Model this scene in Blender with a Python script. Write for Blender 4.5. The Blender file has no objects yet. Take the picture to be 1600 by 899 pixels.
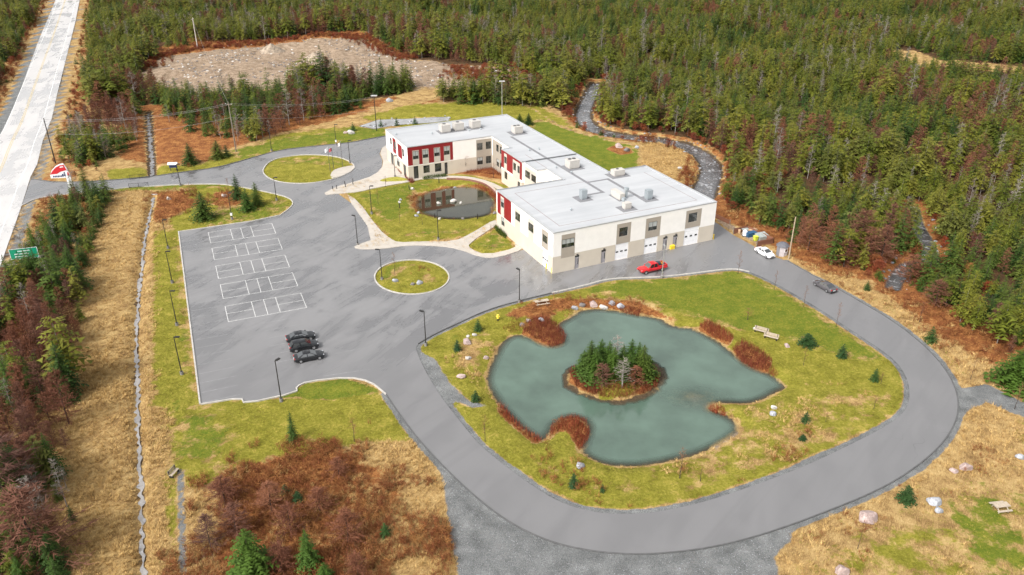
import bpy, math, random
import numpy as np
from mathutils.geometry import tessellate_polygon
from mathutils import Vector

# ------------------------------------------------------------------ camera, sky, sun, exposure
F, TH, HC = 1260.0, 0.47108158, 68.619          # focal length (px of a 1600 px wide picture), pitch below horizontal, height
scene = bpy.context.scene
col = scene.collection
cam_d = bpy.data.cameras.new('camera'); cam = bpy.data.objects.new('camera', cam_d); col.objects.link(cam)
cam.location = (0, 0, HC); cam.rotation_euler = (math.pi / 2 - TH, 0, 0)
cam_d.sensor_width = 36; cam_d.lens = 36 * F / 1600; cam_d.clip_start = 1; cam_d.clip_end = 6000
scene.camera = cam
SUN = Vector((-0.55, -0.55, 0.80)).normalized()   # towards the sun behind the cloud
world = bpy.data.worlds.new('World'); scene.world = world; world.use_nodes = True
wn = world.node_tree.nodes; wl = world.node_tree.links
sky = wn.new('ShaderNodeTexSky'); sky.sky_type = 'NISHITA'; sky.sun_disc = False
sky.sun_elevation = math.asin(SUN.z); sky.sun_rotation = math.atan2(SUN.x, SUN.y); sky.dust_density = 6.0; sky.air_density = 1.0; sky.ozone_density = 1.0
hs = wn.new('ShaderNodeHueSaturation'); hs.inputs['Saturation'].default_value = 0.10; hs.inputs['Value'].default_value = 1.0
wl.new(sky.outputs[0], hs.inputs['Color']); wl.new(hs.outputs[0], wn['Background'].inputs[0]); wn['Background'].inputs[1].default_value = 0.15
sun_d = bpy.data.lights.new('sun', 'SUN'); sun_d.energy = 1.5; sun_d.angle = math.radians(10); sun_d.color = (1.0, 0.95, 0.88)
sun = bpy.data.objects.new('sun', sun_d); col.objects.link(sun); sun.rotation_euler = (-SUN).to_track_quat('-Z', 'Y').to_euler()
vs = scene.view_settings; vs.view_transform = 'Standard'; vs.look = 'None'; vs.gamma = 1; vs.exposure = 0.68; vs.use_curve_mapping = False
scene.cycles.use_denoising = True; scene.cycles.denoising_prefilter = 'NONE'; scene.cycles.max_bounces = 4; scene.cycles.sample_clamp_indirect = 3; scene.cycles.transparent_max_bounces = 8

# ------------------------------------------------------------------ helpers
rng = np.random.default_rng(7); random.seed(7)
ST, CT = math.sin(TH), math.cos(TH)
def ray(x, y):
    u = (x - 800) / F; v = (449.5 - y) / F
    return np.array([u, CT + v * ST, v * CT - ST])
def G(x, y, z=0.0):
    d = ray(x, y); t = (HC - z) / -d[2]
    return np.array([d[0] * t, d[1] * t, z])
def GP(pts, z=0.0): return np.array([G(x, y, z)[:2] for x, y in pts])
def HT(base, top):                                # height of an upright thing from its foot and its tip
    b = G(*base); d = ray(*top); return HC + d[2] * b[1] / d[1]
def PX(p):                                        # world -> photograph pixels
    p = np.atleast_2d(p); f = p[:, 1] * CT - (p[:, 2] - HC) * ST; up = p[:, 1] * ST + (p[:, 2] - HC) * CT
    f = np.maximum(f, 1e-3); return np.stack([800 + F * p[:, 0] / f, 449.5 - F * up / f], 1), f
def smooth(pts, n=3, closed=False):               # Chaikin rounding
    p = np.asarray(pts, float)
    for _ in range(n):
        if closed: q = np.roll(p, -1, 0); p = np.stack([.75 * p + .25 * q, .25 * p + .75 * q], 1).reshape(-1, 2)
        else:
            a, b = p[:-1], p[1:]; m = np.stack([.75 * a + .25 * b, .25 * a + .75 * b], 1).reshape(-1, 2); p = np.vstack([p[:1], m, p[-1:]])
    return p
def sdf(poly, P):                                 # signed distance, negative inside
    poly = np.asarray(poly, float); d = np.full(len(P), 1e9); ins = np.zeros(len(P), bool)
    for i in range(len(poly)):
        a = poly[i]; b = poly[(i + 1) % len(poly)]; e = b - a; w = P - a
        t = np.clip((w @ e) / max(e @ e, 1e-9), 0, 1); q = w - t[:, None] * e
        d = np.minimum(d, (q * q).sum(1))
        c = ((a[1] <= P[:, 1]) != (b[1] <= P[:, 1]))
        if abs(e[1]) > 1e-12: ins ^= c & (P[:, 0] < a[0] + (P[:, 1] - a[1]) * e[0] / e[1])
    d = np.sqrt(d); return np.where(ins, -d, d)
def linedist(line, P):
    d = np.full(len(P), 1e9)
    for a, b in zip(line[:-1], line[1:]):
        e = b - a; w = P - a; t = np.clip((w @ e) / max(e @ e, 1e-9), 0, 1); q = w - t[:, None] * e; d = np.minimum(d, (q * q).sum(1))
    return np.sqrt(d)
def sst(a, b, x): t = np.clip((x - a) / (b - a), 0, 1); return t * t * (3 - 2 * t)
def vnoise(P, s, seed=0):                         # value noise on numpy points
    q = P / s; i = np.floor(q).astype(int); f = q - i; f = f * f * (3 - 2 * f)
    def h(x, y):
        n = (x * 374761393 + y * 668265263 + seed * 982451653) & 0x7fffffff; n = ((n ^ (n >> 13)) * 1274126177) & 0x7fffffff; return ((n ^ (n >> 16)) & 0xffff) / 65535.0
    a, b, c, d = h(i[:, 0], i[:, 1]), h(i[:, 0] + 1, i[:, 1]), h(i[:, 0], i[:, 1] + 1), h(i[:, 0] + 1, i[:, 1] + 1)
    return (a * (1 - f[:, 0]) + b * f[:, 0]) * (1 - f[:, 1]) + (c * (1 - f[:, 0]) + d * f[:, 0]) * f[:, 1]

def tag(o, label=None, cat=None, group=None, kind=None):
    if label: o['label'] = label
    if cat: o['category'] = cat
    if group: o['group'] = group
    if kind: o['kind'] = kind
    return o
def empty(name, loc=(0, 0, 0), rz=0, label=None, cat=None, group=None):
    o = bpy.data.objects.new(name, None); col.objects.link(o); o.location = [float(c) for c in loc]; o.rotation_euler = (0, 0, rz); o.empty_display_size = .2
    return tag(o, label, cat, group)
def mkmesh(name, V, Fc, mat=None, smooth_=False):
    me = bpy.data.meshes.new(name); me.from_pydata([tuple(map(float, v)) for v in V], [], [tuple(map(int, f)) for f in Fc])
    if mat: me.materials.append(mat)
    if smooth_: me.polygons.foreach_set('use_smooth', [True] * len(me.polygons))
    me.update(); return me
def mkobj(name, me, parent=None, loc=None, rz=0):
    o = bpy.data.objects.new(name, me); col.objects.link(o); o.parent = parent
    if loc is not None: o.location = [float(c) for c in loc]
    if rz: o.rotation_euler = (0, 0, rz)
    return o
class MB:
    def __init__(s): s.v = []; s.f = []
    def add(s, V, Fc): n = len(s.v); s.v += [tuple(v) for v in V]; s.f += [tuple(i + n for i in f) for f in Fc]; return s
    def box(s, x0, y0, z0, x1, y1, z1):
        return s.add([(x0, y0, z0), (x1, y0, z0), (x1, y1, z0), (x0, y1, z0), (x0, y0, z1), (x1, y0, z1), (x1, y1, z1), (x0, y1, z1)],
                     [(0, 3, 2, 1), (4, 5, 6, 7), (0, 1, 5, 4), (1, 2, 6, 5), (2, 3, 7, 6), (3, 0, 4, 7)])
    def cbox(s, x, y, z0, w, d, h): return s.box(x - w / 2, y - d / 2, z0, x + w / 2, y + d / 2, z0 + h)
    def tube(s, path, r, n=6, cap=True):
        path = [Vector(p) for p in path]; rs = r if hasattr(r, '__len__') else [r] * len(path); V = []; Fc = []
        for i, p in enumerate(path):
            d = (path[min(i + 1, len(path) - 1)] - path[max(i - 1, 0)]).normalized()
            a = d.cross(Vector((0, 0, 1)) if abs(d.z) < .9 else Vector((1, 0, 0))).normalized(); b = d.cross(a)
            for k in range(n):
                t = 2 * math.pi * k / n; V.append(tuple(p + (a * math.cos(t) + b * math.sin(t)) * rs[i]))
        for i in range(len(path) - 1):
            for k in range(n): Fc.append((i * n + k, i * n + (k + 1) % n, (i + 1) * n + (k + 1) % n, (i + 1) * n + k))
        if cap: Fc.append(tuple(range(n - 1, -1, -1))); Fc.append(tuple((len(path) - 1) * n + k for k in range(n)))
        return s.add(V, Fc)
    def prism(s, poly, z0, z1):
        n = len(poly); V = [(p[0], p[1], z0) for p in poly] + [(p[0], p[1], z1) for p in poly]
        T = tessellate_polygon([[Vector((p[0], p[1], 0)) for p in poly]]); Fc = []
        for t in T:
            a, b, c = [Vector((poly[i][0], poly[i][1])) for i in t]
            if (b - a).cross(c - a) < 0: t = t[::-1]
            Fc.append(tuple(n + i for i in t)); Fc.append(tuple(t[::-1]))
        area = sum(poly[i][0] * poly[(i + 1) % n][1] - poly[(i + 1) % n][0] * poly[i][1] for i in range(n))
        for i in range(n):
            j = (i + 1) % n; Fc.append((i, j, n + j, n + i) if area > 0 else (j, i, n + i, n + j))
        return s.add(V, Fc)
    def weld(s):
        d = {}; ix = []; V = []
        for v in s.v:
            k = tuple(round(c, 4) for c in v)
            if k not in d: d[k] = len(V); V.append(v)
            ix.append(d[k])
        s.f = [tuple(ix[i] for i in f) for f in s.f]; s.v = V; return s
    def islands(s):
        par = list(range(len(s.v)))
        def fd(i):
            while par[i] != i: i = par[i]
            return i
        for f in s.f:
            for i in f[1:]: par[fd(i)] = fd(f[0])
        gr = {}
        for f in s.f: gr.setdefault(fd(f[0]), []).append(f)
        out = []
        for fs in gr.values():
            m = MB(); used = sorted({i for f in fs for i in f}); mp = {o: n for n, o in enumerate(used)}; m.add([s.v[i] for i in used], [tuple(mp[i] for i in f) for f in fs]); out.append(m)
        return out
    def build(s, name, mat, parent=None, loc=None, rz=0, sm=False): return mkobj(name, mkmesh(name, s.v, s.f, mat, sm), parent, loc, rz)
def sheet(name, outer, holes, z, mat, parent=None):
    loops = [outer] + holes; P = [Vector((float(p[0]), float(p[1]), 0)) for l in loops for p in l]
    T = tessellate_polygon([[Vector((float(p[0]), float(p[1]), 0)) for p in l] for l in loops]); Fc = []
    for t in T:
        a, b, c = P[t[0]], P[t[1]], P[t[2]]
        Fc.append(t if (b - a).cross(c - a).z > 0 else t[::-1])
    return mkobj(name, mkmesh(name, [(p.x, p.y, z) for p in P], Fc, mat), parent)
def ribbon(line, w0, w1, z0, z1, closed=False):   # a solid strip from offset w0 to w1 beside a polyline
    p = np.asarray(line, float); n = len(p)
    if closed: d = np.roll(p, -1, 0) - np.roll(p, 1, 0)
    else: d = np.gradient(p, axis=0)
    d /= np.linalg.norm(d, axis=1)[:, None] + 1e-9; nn = np.stack([-d[:, 1], d[:, 0]], 1)
    A, B = p + nn * w0, p + nn * w1; m = MB(); V = []
    for a, b in zip(A, B): V += [(a[0], a[1], z0), (b[0], b[1], z0), (b[0], b[1], z1), (a[0], a[1], z1)]
    Fc = []
    for i in range(n if closed else n - 1):
        a = 4 * i; b = 4 * ((i + 1) % n)
        for k in range(4): Fc.append((a + k, a + (k + 1) % 4, b + (k + 1) % 4, b + k))
    if not closed: Fc += [(3, 2, 1, 0), (4 * n - 4, 4 * n - 3, 4 * n - 2, 4 * n - 1)]
    return m.add(V, Fc)

# ------------------------------------------------------------------ materials
class N:                                          # small node-graph writer
    def __init__(s, name):
        s.m = bpy.data.materials.new(name); s.m.use_nodes = True; s.t = s.m.node_tree; s.b = s.t.nodes['Principled BSDF']; s.out = s.t.nodes['Material Output']
    def n(s, typ, **kw):
        nd = s.t.nodes.new(typ)
        for k, v in kw.items(): setattr(nd, k, v)
        return nd
    def put(s, sock, v):
        if isinstance(v, bpy.types.NodeSocket): s.t.links.new(v, sock)
        elif v is not None:
            if hasattr(v, '__len__') and len(v) == 3 and hasattr(sock.default_value, '__len__') and len(sock.default_value) == 4: v = (*v, 1)
            sock.default_value = v
    def pos(s):
        if not hasattr(s, '_p'): s._p = s.n('ShaderNodeNewGeometry').outputs['Position']
        return s._p
    def objpos(s): return s.n('ShaderNodeTexCoord').outputs['Object']
    def scale(s, vec, k):
        m = s.n('ShaderNodeMapping'); s.put(m.inputs[0], vec); m.inputs['Scale'].default_value = k; return m.outputs[0]
    def rotscale(s, vec, ang, k):
        m = s.n('ShaderNodeMapping'); s.put(m.inputs[0], vec); m.inputs['Rotation'].default_value = (0, 0, ang); m2 = s.n('ShaderNodeMapping'); s.put(m2.inputs[0], m.outputs[0]); m2.inputs['Scale'].default_value = k; return m2.outputs[0]
    def noise(s, sc, det=4, rough=.55, vec=None, dist=0):
        n = s.n('ShaderNodeTexNoise'); s.put(n.inputs['Vector'], vec if vec is not None else s.pos()); n.inputs['Scale'].default_value = sc; n.inputs['Detail'].default_value = det; n.inputs['Roughness'].default_value = rough; n.inputs['Distortion'].default_value = dist; return n.outputs[0]
    def math(s, op, a, b=0.0, c=None, clamp=False):
        n = s.n('ShaderNodeMath', operation=op, use_clamp=clamp); s.put(n.inputs[0], a); s.put(n.inputs[1], b)
        if c is not None: s.put(n.inputs[2], c)
        return n.outputs[0]
    def step(s, a, b, x):
        n = s.n('ShaderNodeMapRange', interpolation_type='SMOOTHSTEP'); s.put(n.inputs[0], x); n.inputs[1].default_value = a; n.inputs[2].default_value = b; return n.outputs[0]
    def mix(s, f, a, b):
        n = s.n('ShaderNodeMix', data_type='RGBA'); s.put(n.inputs[0], f); s.put(n.inputs[6], a); s.put(n.inputs[7], b); return n.outputs[2]
    def ramp(s, x, stops):
        n = s.n('ShaderNodeValToRGB'); s.put(n.inputs[0], x); e = n.color_ramp.elements
        while len(e) < len(stops): e.new(.5)
        for el, (p, c) in zip(e, stops): el.position = p; el.color = (*c, 1)
        return n.outputs[0]
    def attr(s, name):
        return s.n('ShaderNodeAttribute', attribute_name=name)
    def bump(s, h, strength=.5, dist=.1):
        n = s.n('ShaderNodeBump'); s.put(n.inputs['Height'], h); n.inputs['Strength'].default_value = strength; n.inputs['Distance'].default_value = dist; s.t.links.new(n.outputs[0], s.b.inputs['Normal'])
    def done(s, color=None, rough=.6, metal=0., spec=.5, **kw):
        s.put(s.b.inputs['Base Color'], color); s.put(s.b.inputs['Roughness'], rough); s.put(s.b.inputs['Metallic'], metal); s.put(s.b.inputs['Specular IOR Level'], spec)
        for k, v in kw.items(): s.put(s.b.inputs[k], v)
        return s.m
MATS = {}
def M(name, c, rough=.6, metal=0., spec=.5, var=.15, sc=3., bump=0., bsc=20.):   # plain paint / metal / concrete with mottling
    if name in MATS: return MATS[name]
    g = N(name); nz = g.noise(sc, 5, .6, g.objpos()); lo = tuple(x * (1 - var) for x in c); hi = tuple(min(1, x * (1 + var)) for x in c)
    colr = g.ramp(nz, [(.3, lo), (.7, hi)])
    if bump: g.bump(g.noise(bsc, 3, .6, g.objpos()), bump, .02)
    MATS[name] = g.done(colr, rough, metal, spec); return MATS[name]
def foliage(name, cols, rough=.7, trans=0.0, var=.5):   # colour differs from tree to tree and from spray to spray
    g = N(name); oi = g.n('ShaderNodeObjectInfo').outputs['Random']
    c = g.ramp(oi, [(i / max(1, len(cols) - 1), cc) for i, cc in enumerate(cols)])
    nz = g.noise(1.3, 3, .6); v = g.math('MULTIPLY_ADD', nz, var * 2, 1 - var)
    h = g.n('ShaderNodeHueSaturation'); g.put(h.inputs['Color'], c); g.put(h.inputs['Value'], v)
    MATS[name] = g.done(h.outputs[0], rough, 0, .2); return MATS[name]
# ------------------------------------------------------------------ plan of the place, traced on the ground
AN = 0.44364851; BO = np.array([7.83, 140.564])                 # building: turn and south-west corner
AX = np.array([math.cos(AN), math.sin(AN)]); AY = np.array([-math.sin(AN), math.cos(AN)])
def BL(u, v): return BO + AX * u + AY * v
BPLAN = [(0, 0), (38.4, 0), (38.4, 26.3), (28.3, 26.3), (28.3, 81.4), (-7.4, 81.4), (-7.4, 63.6), (15.7, 63.6), (15.7, 52.4), (13.3, 52.4), (13.3, 40.7), (13.8, 40.7), (13.8, 34), (16.3, 34), (16.3, 26.1), (0, 26.1)]
BW = np.array([BL(u, v) for u, v in BPLAN])
OUT_N = [(48, 280), (90, 286), (162, 283), (237, 276.6), (280, 270), (337, 263), (387, 249), (437, 235), (480, 230), (543, 224), (574, 218), (607, 212)]
OUT_P = [(612, 222), (591, 235), (600, 257), (586, 274), (552, 285), (527, 291), (500, 306), (538, 302), (588, 373), (556, 383), (556, 389), (575, 390), (600, 389), (638, 383.6), (684.6, 384.5), (716, 389), (753, 403), (778, 403), (821.7, 389)]
OUT_B = [(862, 425), (1112, 375), (1113, 345), (1122, 350), (1145, 367), (1182, 387), (1205, 400), (1230, 408)]
LOOP_OUT = [(1230, 408), (1260, 425), (1300, 447), (1350, 475), (1400, 505), (1440, 537), (1465, 562), (1485, 590), (1495, 615), (1497, 640), (1490, 665), (1470, 695), (1440, 722), (1400, 750), (1350, 775), (1300, 795), (1240, 818), (1180, 838), (1120, 853), (1060, 862), (1000, 866), (940, 863), (880, 852), (840, 838), (800, 818), (760, 790), (720, 755), (680, 715), (645, 675), (620, 640), (604, 616)]
LOT_S = [(604, 616), (580, 596), (544, 589), (480, 596), (461.5, 605), (464, 613), (382, 631), (378, 621), (314, 631.5)]
LOT_W = [(314, 631.5), (280, 362)]
LOT_N = [(280, 362), (432, 340), (452, 326), (458, 318), (452, 310), (424, 302), (358, 289), (327, 288), (280, 289), (237, 291.5), (202, 293), (174, 297), (84, 306), (56, 311), (34, 322)]
POND_LAWN = [(649.5, 545), (657, 564), (668, 586), (689, 620), (715.6, 654.5), (746, 692), (772, 715), (803, 738), (829, 757), (868, 782), (911, 797), (950, 803), (1008, 803), (1066, 793), (1124, 777.6), (1182.6, 757), (1255, 730), (1331, 694), (1380, 669), (1410, 649), (1421, 628), (1421, 605), (1414, 583), (1397, 562), (1370, 542), (1331, 517), (1292, 490), (1242, 460), (1207, 440.6), (1171, 424.5), (1146, 419), (1094, 425.6), (1040, 432), (1000, 433.6), (952, 435), (909.5, 447), (861.5, 457.7), (811, 470), (761, 484), (715.6, 505), (678, 522), (653, 537)]
OVAL = [(408, 266), (424, 249), (465, 242), (505, 242), (536.5, 247), (555, 257.4), (553.6, 266), (530, 278.6), (496, 286), (465, 288), (433.6, 285), (415, 277)]
CIRCLE = [(643.5 + 59.5 * math.cos(t), 433.5 - 27.5 * math.sin(t)) for t in np.linspace(0, 2 * math.pi, 24, endpoint=False)]
HWY_E = [(127, -12), (117, 38), (101, 101), (90, 145), (81, 185), (67, 220), (58, 257), (48, 276), (39, 305), (31, 330), (0, 417), (-60, 560)]
HWY_W = [(92, -12), (87, 0), (59, 67), (29, 150), (0, 214), (-60, 330), (-130, 470)]
wN = GP(OUT_N); wS = smooth(GP(LOT_S), 1); wLoop = smooth(GP(LOOP_OUT), 2); wLawn = smooth(GP(POND_LAWN), 2, True); wOval = smooth(GP(OVAL), 2, True); wCirc = smooth(GP(CIRCLE), 1, True)
wP = smooth(GP(OUT_P), 1); wLN = smooth(GP(LOT_N), 1)
ASPH = np.vstack([smooth(wN, 1), wP, [BL(-.02, -.02)], [BL(38.42, -.02)], GP(OUT_B[2:]), wLoop[1:], wS[1:], wLN])
HWY = np.vstack([GP(HWY_E), GP(HWY_W)[::-1]])
WL = -0.5
POND = smooth(GP([(759, 590), (765, 571), (774, 552), (784, 533.5), (802.6, 522), (825, 524), (848, 537), (868, 540), (880, 531), (867, 509), (890, 495.6), (905, 484), (935, 482), (969, 486), (999, 492), (1036, 498), (1050, 510), (1080, 511), (1100, 520), (1124, 534), (1148, 552), (1168, 568), (1188, 578), (1212, 588), (1232, 606), (1216, 611.5), (1196, 624), (1168, 632), (1140, 630), (1116, 630), (1108, 638), (1128, 646), (1148, 656), (1158, 670), (1148, 682), (1120, 698), (1088, 712), (1052, 720), (1000, 730), (948, 729), (905, 709), (908, 690), (920, 670), (912, 656), (890, 651), (871, 662), (859, 681), (848, 690), (833, 685), (810, 666), (791, 647), (780, 636), (768.6, 617), (761, 605)], WL), 2, True)
ISLE = GP([(959 + 69 * math.cos(t), 592 - 29 * math.sin(t)) for t in np.linspace(0, 2 * math.pi, 28, endpoint=False)], WL)
ISLE += np.stack([vnoise(ISLE, 3, 5) - .5, vnoise(ISLE, 3, 9) - .5], 1) * 1.6
CPOND = smooth(GP([(646, 320), (648, 308), (668, 299), (690, 294), (712, 291), (735, 291), (756, 295), (770, 303), (777, 314), (776, 328), (768, 336), (745, 341), (715, 343.5), (685, 342), (664, 336), (652, 331)], -.35), 2, True)
STREAM = smooth(GP([(932, 128), (924, 145), (915, 163), (909, 183), (928, 200), (960, 208), (995, 213), (1035, 217), (1070, 224), (1098, 238), (1114, 258), (1109, 276), (1102, 292), (1098, 306)]), 2)
STREAM_W = [1.5, 4.5]
STREAM2 = smooth(GP([(1428, 322), (1432, 345), (1448, 370), (1456, 392), (1452, 410), (1420, 407), (1402, 430), (1396, 446)]), 2)
DITCH = smooth(GP([(231, 175), (234, 215), (237, 262), (238, 276)]), 2)
DITCH2 = smooth(GP([(239, 306), (235, 330), (228, 355), (220, 420), (214, 480), (212, 560), (214, 640), (218, 720), (220, 800), (223, 899), (226, 960)]), 2)
NPOOL = GP([(560, 196), (590, 186), (640, 184), (700, 181), (706, 186), (680, 190), (620, 194), (585, 200)])
BOG = GP([(1388, 75), (1430, 78), (1470, 94), (1530, 99), (1640, 104), (1640, 120), (1540, 114), (1480, 110), (1425, 100), (1398, 88)])
BOGW = GP([(1500, 109), (1550, 113), (1660, 118), (1660, 130), (1570, 124), (1510, 118)])
CLEARING = GP([(215, 125), (255, 88), (330, 72), (420, 62), (548, 57), (595, 72), (640, 92), (700, 103), (780, 108), (835, 122), (800, 135), (730, 138), (650, 142), (560, 152), (480, 147), (400, 142), (320, 145), (255, 138)])

WALKS = [smooth(GP(p), 1, True) for p in (
 [(538, 302), (560, 314.5), (591, 358), (610, 374), (622, 379.5), (653, 378), (709.5, 378), (734.5, 366.5), (776, 341.5), (783, 348), (731, 381.5), (735, 390), (759, 399), (806, 388.5), (803.5, 380.5), (809, 378), (822, 389), (778, 403.2), (753, 403.2), (716, 389.2), (684.6, 384.7), (638, 383.8), (600, 389.2), (575, 390.2), (556, 389.2), (553, 385), (588, 373)],
 [(612, 222), (592, 235), (601, 257), (586, 274.3), (552, 285.3), (527, 291.3), (500, 306), (538, 302.3), (560, 300.5), (591, 293), (640, 284.5), (663, 279.5), (690, 279.5), (705, 279.5), (735, 280.3), (760, 288), (786, 300), (796, 302), (790, 296), (765, 284), (735, 276.5), (705, 275), (670, 275.5), (640, 279), (632, 272), (622, 240)])]
# ------------------------------------------------------------------ terrain: one sheet, zones of ground cover as attributes
def axis(lo, hi, a, b, st):
    mid = np.arange(a, b + st, st); L = [a]; d = st
    while L[-1] > lo: d *= 1.035; L.append(L[-1] - d)
    R = [mid[-1]]; d = st
    while R[-1] < hi: d *= 1.035; R.append(R[-1] + d)
    return np.concatenate([L[:0:-1], mid, R[1:]])
gx = axis(-2500, 2500, -92, 96, .62); gy = axis(-300, 4000, 52, 205, .62)
GXX, GYY = np.meshgrid(gx, gy); TP = np.stack([GXX.ravel(), GYY.ravel()], 1); NXg, NYg = len(gx), len(gy)
def near(poly, P, m=12):
    lo, hi = poly.min(0) - m, poly.max(0) + m; return np.where(((P > lo) & (P < hi)).all(1))[0]
def sdl(poly, P, m=12, fn=sdf):
    d = np.full(len(P), 99.); k = near(np.asarray(poly), P, m)
    if len(k): d[k] = fn(poly, P[k])
    return d
def asphalt_sd(P):
    s = sdl(ASPH, P)
    for h in (wLawn, wOval, wCirc): s = np.maximum(s, -np.where(sdl(h, P, 3) > 90, 99, sdl(h, P, 3)))
    return np.minimum(s, sdl(HWY, P))
def pond_z(z, sd, lev, bank, slope=.28, mx=1.2):
    inside = lev - .04 + np.maximum(sd * slope, -mx); out = lev + .02 + (z - lev - .02) * sst(0, bank, sd)
    return np.where(sd < 0, inside, np.where(sd < bank, out, z))
def stream_w(line, P, w0, w1):
    return np.interp(P[:, 1], [line[:, 1].min(), line[:, 1].max()], [w1, w0])
def height(P):
    sa = asphalt_sd(P)
    z = .07 + (vnoise(P, 1.1, 1) - .5) * .10 + (vnoise(P, 3.3, 2) - .5) * .16
    far = sst(230, 420, P[:, 1]); z += far * ((vnoise(P, 60, 3) - .5) * 5 + (vnoise(P, 19, 4) - .5) * 2)
    cl_ = sst(2, -5, sdl(CLEARING, P, 12)); z += cl_ * ((vnoise(P, 4.5, 41) - .5) * 1.6 + (vnoise(P, 11, 42) - .4) * 1.6)
    sh = sdl(HWY, P, 40); z = np.where(sh < 38, z * (1 - sst(38, 16, sh) * far) - .35 * sst(30, 12, sh) * far, z)
    z = -.06 + (z + .06) * sst(.45, 1.6, sa)
    for w in WALKS: z = -.06 + (z + .06) * sst(.35, 1.1, sdl(w, P, 3))
    bsd = sdl(BW, P); z = np.where(bsd < 1.2, -.06, z)
    z = pond_z(z, sdl(POND, P), WL, 2.2); sb = G(1085, 621, WL)[:2]; z = np.where(sdl(POND, P) < 0, np.maximum(z, WL - .26 - .06 * np.hypot((P[:, 0] - sb[0]) * .55, P[:, 1] - sb[1])), z)
    si = sdl(ISLE, P); z = np.where(si < 1.5, np.maximum(z, WL + .75 * sst(1.0, -2.5, si) - .05 + (vnoise(P, .9, 6) - .5) * .3 * sst(0, -1, si)), z)
    z = pond_z(z, sdl(CPOND, P), -.35, 1.4, .4, .8)
    for ln, wd, lev in ((STREAM, None, -.8), (STREAM2, 1.5, -.7), (DITCH, .7, -.55), (DITCH2, .55, -.45)):
        d = sdl(ln, P, 10, linedist); w = stream_w(ln, P, 1.9, 2.7) if wd is None else wd
        z = pond_z(z, d - w, lev, 2.4 if wd != .55 else 1.0, .4, .5)
    z = pond_z(z, sdl(NPOOL, P), -.3, 2, .3, .4); z = pond_z(z, sdl(BOGW, P), -.2, 3, .3, .5)
    return z
Z = height(TP)
ZONES = ['lawn', 'straw', 'rust', 'gravel', 'floor', 'sand', 'mud', 'moss']
Wt = np.zeros((len(TP), 8)); Wt[:, 4] = 1
def paint(zone, poly, soft=1.5, k=1.0, px=True, line=None):
    poly = GP(poly) if px else poly
    d = sdl(poly, TP, soft * 2 + 3) if line is None else sdl(poly, TP, line + soft * 2 + 3, linedist) - line
    a = k * sst(soft, -soft, d); i = ZONES.index(zone)
    Wt[:] *= (1 - a)[:, None]; Wt[:, i] += a
LOOPALL = np.vstack([wLoop])
paint('straw', [(-60, 420), (40, 330), (120, 300), (240, 285), (310, 350), (330, 640), (640, 640), (760, 800), (1100, 900), (1700, 1000), (-200, 1000)], 2)
paint('straw', [(140, 300), (215, 170), (320, 200), (420, 215), (560, 175), (650, 140), (760, 138), (850, 160), (905, 190), (1000, 215), (1080, 228), (1100, 330), (1240, 385), (1380, 430), (1440, 500), (1530, 540), (1700, 640), (1700, 980), (1000, 980), (300, 640)], 2)
paint('sand', CLEARING, 8, px=False)
paint('rust', [(215, 85), (300, 62), (420, 56), (560, 50), (610, 66), (560, 60), (420, 66), (330, 78), (260, 92)], 2.5, .9)
paint('mud', [(150, 200), (330, 160), (560, 160), (640, 150), (560, 178), (430, 200), (360, 225), (240, 215)], 5, .45)
paint('rust', [(170, 205), (215, 165), (330, 155), (560, 160), (640, 150), (560, 180), (430, 212), (350, 240), (250, 258), (180, 250)], 5, .8)
paint('rust', [(640, 160), (760, 148), (850, 165), (830, 172), (700, 170), (620, 172)], 4, .6)
paint('rust', [(880, 182), (935, 206), (1060, 222), (1085, 240), (1010, 228), (930, 215)], 4, .7)
paint('moss', [(560, 185), (640, 165), (760, 158), (840, 165), (930, 210), (1000, 225), (1010, 262), (900, 275), (700, 215)], 5, .9)
paint('lawn', [(840, 185), (900, 205), (950, 215), (1000, 235), (1003, 262), (900, 275), (815, 225)], 4, .9)
paint('moss', [(165, 265), (240, 262), (330, 245), (390, 228), (440, 210), (560, 195), (600, 190), (620, 215), (450, 240), (330, 280), (160, 295)], 3, .95)
paint('lawn', [(360, 235), (440, 216), (560, 198), (610, 195), (610, 216), (440, 236), (370, 252)], 4, .7)
paint('rust', [(250, 250), (285, 230), (330, 236), (345, 250), (290, 262)], 4, .75)
paint('straw', [(1000, 218), (1085, 235), (1105, 270), (1080, 290), (1010, 268)], 3, 1)
paint('moss', [(240, 285), (360, 285), (470, 312), (440, 340), (280, 365), (240, 330)], 2, 1)
paint('rust', [(235, 300), (290, 297), (320, 318), (250, 350), (230, 340)], 4, .85); paint('rust', [(330, 298), (370, 298), (395, 318), (350, 330), (330, 320)], 3, .8)
paint('lawn', [(330, 328), (450, 312), (455, 328), (430, 342), (300, 358)], 3, .6); paint('lawn', [(170, 292), (240, 289), (360, 287), (360, 293), (170, 302)], 2, .7)
paint('moss', [(240, 362), (282, 362), (314, 632), (460, 612), (545, 588), (610, 615), (660, 690), (560, 705), (400, 735), (300, 770), (300, 900), (252, 900), (240, 640)], 2.5, 1)
paint('lawn', [(262, 380), (282, 370), (310, 600), (275, 640)], 3, .45); paint('lawn', [(430, 622), (480, 598), (545, 590), (600, 612), (520, 626)], 1.2, .9); paint('lawn', [(270, 640), (340, 640), (380, 680), (340, 730), (262, 730)], 4, .6)
paint('rust', [(310, 760), (400, 715), (480, 690), (560, 692), (600, 720), (680, 770), (720, 900), (700, 960), (280, 960)], 5, .72)
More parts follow.
